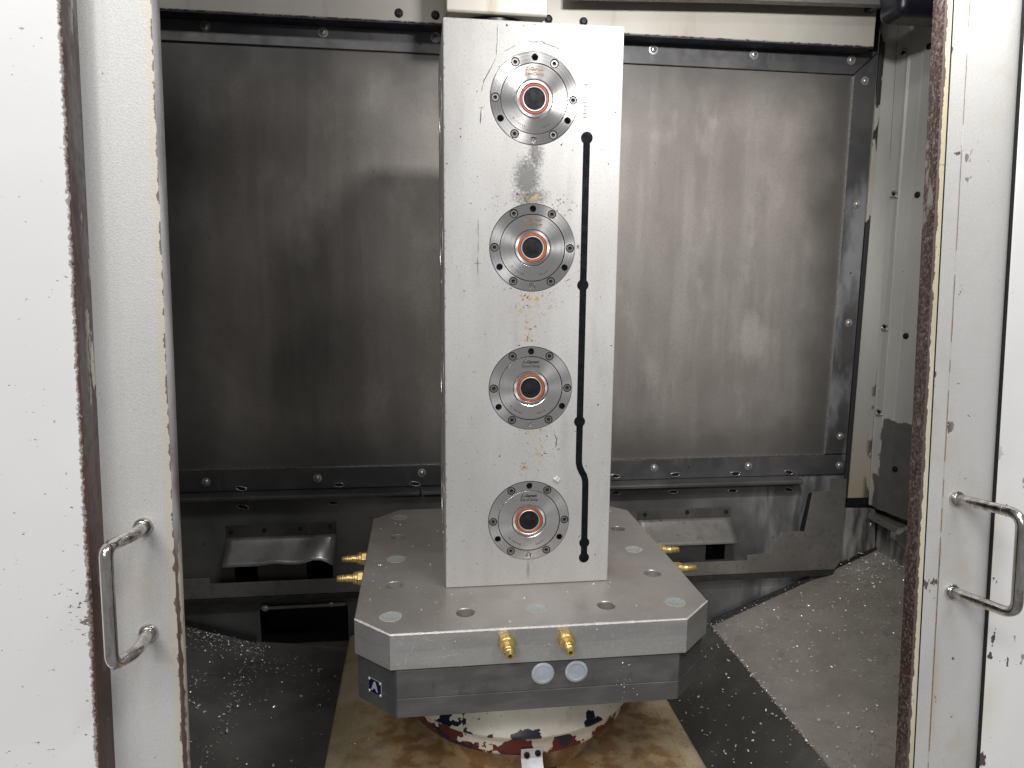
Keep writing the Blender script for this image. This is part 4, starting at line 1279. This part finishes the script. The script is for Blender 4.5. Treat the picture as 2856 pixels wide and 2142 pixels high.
def disc_meshes():
    ms = {}
    # flange ring with bolt counterbores and through holes
    n = 96
    bm = annulus(0.0474, RD, -0.010, 0.0006, n)
    cut = bmesh.new()
    for k in range(6):
        a = k * math.pi / 3
        lathe([(0.0062, -0.006), (0.0062, 0.003)], 24, cut, Matrix.Translation((BC * math.cos(a), BC * math.sin(a), 0)))
    for a in (90, 210, 330, 270):
        lathe([(0.0042, -0.012), (0.0042, -0.0004), (0.0049, 0.0008), (0.0049, 0.003)], 24, cut, Matrix.Translation((BC * math.cos(R(a)), BC * math.sin(R(a)), 0)))
    ms['flange'] = boolean(bm, cut)
    ms['cone_plate'] = lathe([(0.0258, -0.003), (0.0466, -0.003), (0.0466, -0.0004), (0.0462, 0.0002), (0.0264, 0.0008), (0.0258, 0.0004)], n, cap0=False, cap1=False)
    ms['hub_ring'] = lathe([(0.0205, -0.004), (0.0251, -0.004), (0.0251, 0.0004), (0.0246, 0.0010), (0.0212, 0.0011), (0.0205, 0.0005)], n, cap0=False, cap1=False)
    ms['seal_ring'] = lathe([(0.0173, -0.004), (0.0202, -0.004), (0.0202, 0.0000), (0.0195, 0.0006), (0.0180, 0.0006), (0.0173, -0.0001)], 72, cap0=False, cap1=False)
    ms['inner_ring'] = lathe([(0.0147, -0.0035), (0.0167, -0.0035), (0.0167, 0.0006), (0.0162, 0.0010), (0.0153, 0.0009), (0.0147, -0.0004)], 72, cap0=False, cap1=False)
    ms['plug'] = lathe([(0.0146, -0.0035), (0.0146, -0.0012), (0.0140, -0.0008), (0.0060, -0.0009), (0.0056, -0.0007), (0.0005, -0.0008)], 64, cap0=False)
    b = lathe([(0.0050, -0.0055), (0.0050, -0.0006), (0.0046, 0.0002), (0.0028, 0.0002)], 24, cap1=False)
    hexr = lathe([(0.0028, 0.0002), (0.0027, 0.0), (0.0027, -0.0026), (0.0002, -0.0030)], 6, cap0=False)
    for f in hexr.faces:
        f.material_index = 0
    ring = annulus(0.0050, 0.0062, -0.0042, -0.0014, 24)  # black ring added as the shadow in the counterbore gap
    for f in ring.faces:
        f.material_index = 1
    for f in hexr.faces:
        f.material_index = 1 if all(v.co.z < -0.002 for v in f.verts) else 0
    ms['bolt'] = join(join(b, hexr), ring)
    ms['set_screw'] = lathe([(0.0041, -0.0060), (0.0041, -0.0030), (0.0034, -0.0024), (0.0018, -0.0024), (0.0016, -0.0045)], 16)
    ms['pocket_floor'] = lathe([(0.0600, -0.0140), (0.0002, -0.0141)], 32)
    out = {}
    mm = dict(flange='flange', cone_plate='turned', hub_ring='hub', seal_ring='seal', inner_ring='bright', plug='plug', bolt='bolt', set_screw='bolt', pocket_floor='blackhole')
    for k, b in ms.items():
        bmesh.ops.recalc_face_normals(b, faces=b.faces)
        me = bpy.data.meshes.new(k)
        b.to_mesh(me)
        b.free()
        me.materials.append(MAT[mm[k]])
        for p in me.polygons:
            p.use_smooth = True
            if k != 'bolt':
                p.material_index = 0
        if k == 'bolt':
            me.materials.append(MAT['blackhole'])
        me.set_sharp_from_angle(angle=R(30))
        out[k] = me
    return out


DM = disc_meshes()


def logo_bm(z):
    bm = text_bm("Garant", 0.0060, 0.00030)
    bm.transform(T(0.0028, 0.0388, z))
    join(bm, text_bm("ZeroClamp", 0.0058, 0.00008), T(-0.0004, 0.0327, z))
    # slanted bar, dot and small ring of the maker's sign
    prism([(-0.0132, 0.0366), (-0.0118, 0.0366), (-0.0092, 0.0416), (-0.0103, 0.0416)], z - 0.0001, z + 0.0001, 'z', bm)
    lathe([(0.0006, z - 0.0001), (0.0006, z + 0.0001)], 12, bm, T(-0.0084, 0.0425))
    lathe([(0.0007, z - 0.0001), (0.0007, z + 0.0001)], 12, bm, T(-0.0098, 0.0374))
    join(bm, annulus(0.0008, 0.0014, z - 0.0001, z + 0.0001, 16), T(-0.0072, 0.0380))
    lathe([(0.0005, z - 0.0001), (0.0005, z + 0.0001)], 10, bm, T(0.0130, 0.0400))
    return bm


def arc_text(s, a0, a1, r_, size, z):
    """text along the lower arc, angles measured from straight down, negative = left"""
    bm = bmesh.new()
    for i, ch_ in enumerate(s):
        a = a0 + (a1 - a0) * i / (len(s) - 1)
        join(bm, text_bm(ch_, size, 0.00003), T(r_ * math.sin(R(a)), -r_ * math.cos(R(a)), z, R(a)))
    return bm


def clamp_disc(z, face, top, serial, ink):
    rotz = 0 if face == 'front' else -math.pi / 2
    loc = Vector((0.0003, 0.0, z)) if face == 'front' else Vector((-0.125, 0.1208, z))
    d = bpy.data.objects.new("clamp_disc", DM['flange'])
    COL.objects.link(d)
    d.parent = tw
    d.location = loc - worigin(tw)
    d.rotation_euler = (math.pi / 2, 0, rotz)

    def sub(k, name=None, x=0, y=0, r_=0):
        o_ = bpy.data.objects.new(name or k, DM[k])
        COL.objects.link(o_)
        o_.parent = d
        o_.location = (x, y, 0)
        o_.rotation_euler = (0, 0, r_)
        return o_
    for k in ('cone_plate', 'hub_ring', 'inner_ring', 'plug', 'pocket_floor'):
        sub(k)
    s_ = sub('seal_ring')
    if top:
        s_.data = DM['seal_ring'].copy()
        s_.data.materials[0] = MAT['seal_old']
    for k in range(6):
        sub('bolt', x=BC * math.cos(k * math.pi / 3), y=BC * math.sin(k * math.pi / 3), r_=random.uniform(0, 1))
    sub('set_screw', y=-BC)
    if face == 'front':
        zz = 0.0012

        def mark(bm, name, m):
            me = bpy.data.meshes.new(name)
            # lay the flat lettering on the shallow cone
            for v in bm.verts:
                rr_ = math.hypot(v.co.x, v.co.y)
                v.co.z = 0.0002 + 0.0006 * (0.0466 - rr_) / 0.0204 + 0.00022 + (0.00005 if v.co.z > zz else 0)
            bm.to_mesh(me)
            bm.free()
            me.materials.clear()
            me.materials.append(m)
            for p in me.polygons:
                p.material_index = 0
            o_ = bpy.data.objects.new(name, me)
            COL.objects.link(o_)
            o_.parent = d
        mark(logo_bm(zz), "lettering", ink)
        mark(arc_text("0-10148", -48, -20, 0.0394, 0.0040, zz), "lettering", MAT['ink'])
        mark(arc_text(serial, 16.5, 32, 0.0394, 0.0040, zz), "lettering", MAT['ink'])
        if top:
            b = text_bm("RZ2", 0.0040, 0.0)
            b.transform(T(0.0420, -0.0005, zz, math.pi / 2))
            mark(b, "lettering", MAT['ink'])
    return d


for i, z in enumerate(DZ):
    d = clamp_disc(z, 'front', i == 3, ("4027", "4012", "4029", "4031")[i], (MAT['ink'], MAT['ink'], MAT['ink_worn'], MAT['ink_worn'])[i])
    if i == 3:
        d['label'] = "topmost disc with a brick red seal"
    clamp_disc(z, 'side', False, "", None)

# ------------------------------------------------------------------ DOORS
A = 0.065


def dy0(z):
    return -0.30 + A * (z - 0.47)


def dprism(prof, z0, z1, closed=False):
    """profile of (x, depth behind the door face) swept up the leaning door"""
    bm = bmesh.new()
    nz = 1
    rows = []
    for z in (z0, z1):
        rows.append([bm.verts.new((x, dy0(z) + d, z)) for x, d in prof])
    n_ = len(prof)
    for i in range(n_ if closed else n_ - 1):
        k = (i + 1) % n_
        bm.faces.new((rows[0][i], rows[0][k], rows[1][k], rows[1][i]))
    if closed:
        bm.faces.new(rows[0][::-1])
        bm.faces.new(rows[1])
    return bm


ZB, ZT = -0.75, 1.25


def handle(parent, xm, xg, zt, zb, kink):
    d = Vector((0, -1, A)).normalized()
    m1, m2 = Vector((xm, dy0(zt), zt)), Vector((xm + 0.0005, dy0(zb), zb))
    k1, k2 = m1 + d * 0.070 + Vector((xg - xm, 0, 0)), m2 + d * 0.070 + Vector((xg - xm, 0, 0))
    pts = [m1]
    if kink:
        pts += [m1 + d * 0.030 + Vector((0.004, 0, 0.001)), m1 + d * 0.052 + Vector((-0.0045, 0, 0))]
    pts += [k1, k2]
    if kink:
        pts += [m2 + d * 0.040 + Vector((0.003, 0, -0.002))]
    pts += [m2]
    h = obj("handle", tube(fillet(pts, 0.015 if not kink else 0.012, 8), 0.0057, 20), MAT['chrome'], parent, smooth=60)
    for m_ in (m1, m2):
        mm = Matrix.Translation(m_) @ frame(d)
        obj("washer", lathe([(0.0090, 0.0002), (0.0090, 0.0022), (0.0082, 0.0032), (0.0074, 0.0032), (0.0068, 0.0024), (0.0066, 0.0050), (0.0058, 0.0056)], 28, mat=mm), MAT['chrome'], h, smooth=40)
    return h


ld = thing("sliding_door", "left door with a dark red brown worn edge beside its handle strip", "door", (-0.43, -0.33, -0.75))
cov = [(-1.30, -0.035), (-0.4665, -0.035), (-0.4650, -0.0347), (-0.4638, -0.0338)]
obj("cover_sheet", dprism(cov, ZB, ZT), MAT['white'], ld, smooth=50)
obj("cover_edge", dprism([(-0.4638, -0.0338), (-0.4632, -0.0320), (-0.4618, -0.0180), (-0.4613, -0.0101)], ZB, ZT), MAT['primer_left'], ld, smooth=50)
pan = [(-0.4612, -0.0100), (-0.4600, -0.0068), (-0.4580, -0.0042), (-0.4555, -0.0024), (-0.4525, -0.0011), (-0.4490, -0.0003), (-0.4440, 0.0), (-0.4012, 0.0)]
obj("door_panel", dprism(pan, ZB, ZT), MAT['pearl'], ld, smooth=60)
hem = [(-0.4012, 0.0), (-0.3995, 0.0003), (-0.3978, 0.0012), (-0.3968, 0.0026), (-0.3963, 0.0040), (-0.3962, 0.0065)]
obj("door_hem", dprism(hem, ZB, ZT), MAT['primer_hem'], ld, smooth=60)
obj("back_sheet", dprism([(-0.3962, 0.0065), (-0.405, 0.0300), (-1.30, 0.0300)], ZB, ZT), MAT['concrete'], ld)
handle(ld, -0.4288, -0.4345, 0.2235, 0.1170, True)

rd = thing("sliding_door", "right door with a rusty red edge, cream undercoat line and chipped paint", "door", (0.43, -0.33, -0.75))
obj("back_sheet", dprism([(0.3940, 0.0190), (1.30, 0.0190)], ZB, ZT), MAT['concrete'], rd)
obj("door_edge", dprism([(0.3945, 0.0190), (0.3932, 0.0185), (0.3930, 0.0020), (0.3938, 0.0004)], ZB, ZT), MAT['primer_right'], rd, smooth=40)
obj("undercoat_strip", dprism([(0.3938, 0.0004), (0.3955, -0.0004), (0.4015, -0.0004), (0.4022, 0.0004)], ZB, ZT), MAT['yellow'], rd, smooth=40)
obj("seam_gap", dprism([(0.4022, 0.0004), (0.4024, 0.0022), (0.4034, 0.0022), (0.4036, 0.0)], ZB, ZT), MAT['dark'], rd)
obj("edge_strip", dprism([(0.4036, 0.0), (0.4203, 0.0), (0.4209, 0.0008), (0.4214, 0.0012)], ZB, ZT), MAT['pearl'], rd, smooth=20)
roll = [(0.4214, 0.0012), (0.4217, 0.0003), (0.4222, -0.0002), (0.4440, 0.0), (0.4640, 0.0)]
for k in range(1, 13):
    a = R(80) * k / 12
    roll.append((0.4640 + 0.049 * math.sin(a), 0.049 * (1 - math.cos(a))))
obj("door_panel", dprism(roll, ZB, ZT), MAT['pearl'], rd, smooth=30)
bm = bmesh.new()
for k in range(150):
    z0_, z1_ = -0.2 + 1.0 * k / 150, -0.2 + 1.0 * (k + 1) / 150
    wd = max(0.0, mnoise.noise(Vector((0, 0, z0_ * 30))) * 0.0008 + 0.00025) * (1.6 if z0_ < 0.2 else 0.7)
    if wd > 0.00012:
        v = [bm.verts.new((x, dy0(z) - 0.00045, z)) for x, z in ((0.4209, z0_), (0.4213 + wd, z0_), (0.4213 + wd, z1_), (0.4209, z1_))]
        bm.faces.new(v)
obj("rust_bleed", bm, simple("rust_line", (0.24, 0.12, 0.05), 0.8, 0, 0.3, 200), rd)['kind'] = 'stuff'
obj("cover_gap", dprism([(0.478, 0.024), (0.4888, 0.024), (0.4884, 0.0018), (0.4885, 0.0010)], ZB, ZT), MAT['blackhole'], rd)
obj("outer_cover", dprism([(0.4885, 0.0010), (0.4890, 0.0003), (0.4900, 0.0), (1.30, 0.0)], ZB, ZT), MAT['white'], rd, smooth=40)
handle(rd, 0.4380, 0.4560, 0.2240, 0.1165, False)
bm = prism([(0.4505, 0.1400), (0.456, 0.1385), (0.462, 0.1435), (0.474, 0.147), (0.474, 0.112), (0.466, 0.1215), (0.459, 0.128), (0.4505, 0.1315)], -0.205, -0.195)
obj("latch", bm, MAT['guard'], rd, bevel=0.001)

# ------------------------------------------------------------------ CHIPS


def flake(bm, p, s, rng, up):
    """small curled metal chip"""
    m = Matrix.Translation(p) @ Matrix.Rotation(rng.uniform(0, 6.28), 4, up) @ Matrix.Rotation(rng.uniform(-0.9, 0.9), 4, 'X')
    l_, w_, cv = s * rng.uniform(0.7, 1.5), s * rng.uniform(0.35, 0.7), rng.uniform(0.2, 0.9)
    pr = None
    for i in range(4):
        u_ = i / 3 - 0.5
        wd = w_ * (1 - 0.9 * abs(u_) ** 1.5)
        z = cv * l_ * (0.25 - u_ * u_) + s * 0.2
        v = (bm.verts.new(m @ Vector((u_ * l_, -wd / 2, z))), bm.verts.new(m @ Vector((u_ * l_ * 0.9, wd / 2, z + rng.uniform(-.15, .3) * s))))
        if pr:
            bm.faces.new((pr[0], v[0], v[1], pr[1]))
        pr = v


def chips(name, label, n, fn, smin, smax, seed, up='Z'):
    rng = random.Random(seed)
    bm = bmesh.new()
    for k in range(n):
        p = fn(rng)
        if p is None:
            continue
        flake(bm, Vector(p), smin + (smax - smin) * rng.random() ** 2.5, rng, up)
    o_ = obj(name, bm, MAT['chip'])
    prop(o_, label, "metal chips", "loose metal chips", 'stuff')


def rtray(rng):
    x = 0.55 + 0.41 * (rng.random() ** 0.8)
    y = rng.uniform(-0.22, 0.54)
    if mnoise.noise(Vector((x * 9, y * 9, 0))) < rng.uniform(-0.9, 0.1):
        return None
    return (x, y, -0.380 + (x - 0.543) * 0.4231 + 0.001)


def rgut(rng):
    x = rng.uniform(0.34, 0.543)
    y = rng.uniform(-0.2, 0.5)
    return (x, y, -0.380 - (0.543 - x) * 0.535 + 0.001)


def rback(rng):
    x = rng.uniform(0.52, 0.95)
    return (x, 0.540 - abs(rng.gauss(0, 0.004)), -0.380 + (x - 0.543) * 0.4231 + rng.uniform(0.002, 0.016))


def rcorner(rng):
    x = 0.965 - abs(rng.gauss(0, 0.06))
    y = 0.53 - abs(rng.gauss(0, 0.09))
    return (x, y, -0.380 + (x - 0.543) * 0.4231 + 0.001)


def rcrease(rng):
    return (0.543 + rng.gauss(0, 0.004), rng.uniform(-0.15, 0.54), -0.377)


def ltray(rng):
    x = rng.uniform(-0.85, -0.534)
    y = rng.uniform(-0.1, 0.54)
    if mnoise.noise(Vector((x * 8, y * 8, 3))) < rng.uniform(-0.7, 0.2):
        return None
    return (x, y, -0.359 - (x + 0.534) * 0.3333 + 0.001)


def lback(rng):
    x = rng.uniform(-0.80, -0.50)
    return (x, 0.536 - abs(rng.gauss(0, 0.035)), -0.359 - (min(x, -0.534) + 0.534) * 0.3333 + 0.001 + abs(rng.gauss(0, 0.004)) - max(0, x + 0.534) * 0.1311)


def lcrease(rng):
    y = rng.uniform(0.0, 0.54)
    return (-0.534 + rng.gauss(0, 0.010), y, -0.357)


def lgut(rng):
    x = rng.uniform(-0.53, -0.345)
    y = rng.uniform(-0.1, 0.5)
    if mnoise.noise(Vector((x * 8, y * 8, 5))) < rng.uniform(-0.6, 0.3):
        return None
    return (x, y, -0.3592 - (x + 0.534) * 0.1311 + 0.001)


chips("metal_chips", "bright metal chips scattered over the sloping right tray", 1800, rtray, 0.0022, 0.0072, 1)
chips("metal_chips", "metal chips heaped in the far corner of the right tray", 190, rcorner, 0.0028, 0.0075, 2)
chips("metal_chips", "row of metal chips caught along the back lip of the right tray", 60, rback, 0.0025, 0.006, 3)
chips("metal_chips", "metal chips lodged along the crease of the right tray", 230, rcrease, 0.0022, 0.0055, 31)
chips("metal_chips", "sparse metal chips in the dark gutter right of the bed", 230, rgut, 0.0026, 0.0085, 4)
chips("metal_chips", "metal chips over the dark left tray beside the door", 800, ltray, 0.0026, 0.0072, 5)
chips("metal_chips", "bank of metal chips along the back edge of the left tray", 360, lback, 0.0030, 0.008, 6)
chips("metal_chips", "metal chips lodged along the crease of the left tray", 170, lcrease, 0.0028, 0.0072, 61)
chips("metal_chips", "fine metal chips in the dark gutter left of the bed", 420, lgut, 0.0022, 0.006, 7)


def ptop(rng):
    if rng.random() < 0.62:
        x, y = rng.uniform(-0.24, -0.13), rng.uniform(-0.12, 0.30)
    else:
        x, y = rng.uniform(-0.2, 0.24), rng.uniform(-0.125, 0.0)
    return (x, y, 0.0004)


chips("metal_chips", "tiny metal chips lying on top of the mounting plate", 120, ptop, 0.0010, 0.0038, 8)


def pfront(rng):
    if rng.random() < 0.5:
        return (0.118 + rng.gauss(0, 0.012) * 0.6, -0.1302, rng.uniform(-0.122, -0.06))
    return (rng.uniform(-0.19, 0.19), -0.1335, rng.uniform(-0.052, -0.004))


chips("metal_chips", "tiny metal chips stuck to the front edges of pallet and plate", 70, pfront, 0.0008, 0.0026, 9, 'Y')


def pbed(rng):
    a = rng.uniform(-0.30, 0.27)
    y = rng.uniform(-0.2, 0.1)
    if math.hypot(a, y - 0.12) < 0.19:
        return None
    return (a, y, -0.2970 if -0.284 < a < 0.252 else -0.3018)


chips("metal_chips", "few metal chips on the stained beige bed", 60, pbed, 0.0012, 0.0036, 10)
o_ = obj("clinging_chip", prism([(0.0362, 0.1665), (0.0440, 0.1605), (0.0470, 0.1660), (0.0420, 0.1710)], -0.0026, -0.0008), MAT['chip'], None, bevel=0.0006)
prop(o_, "one larger bright chip stuck to the tower just above the lowest disc", "metal chip")
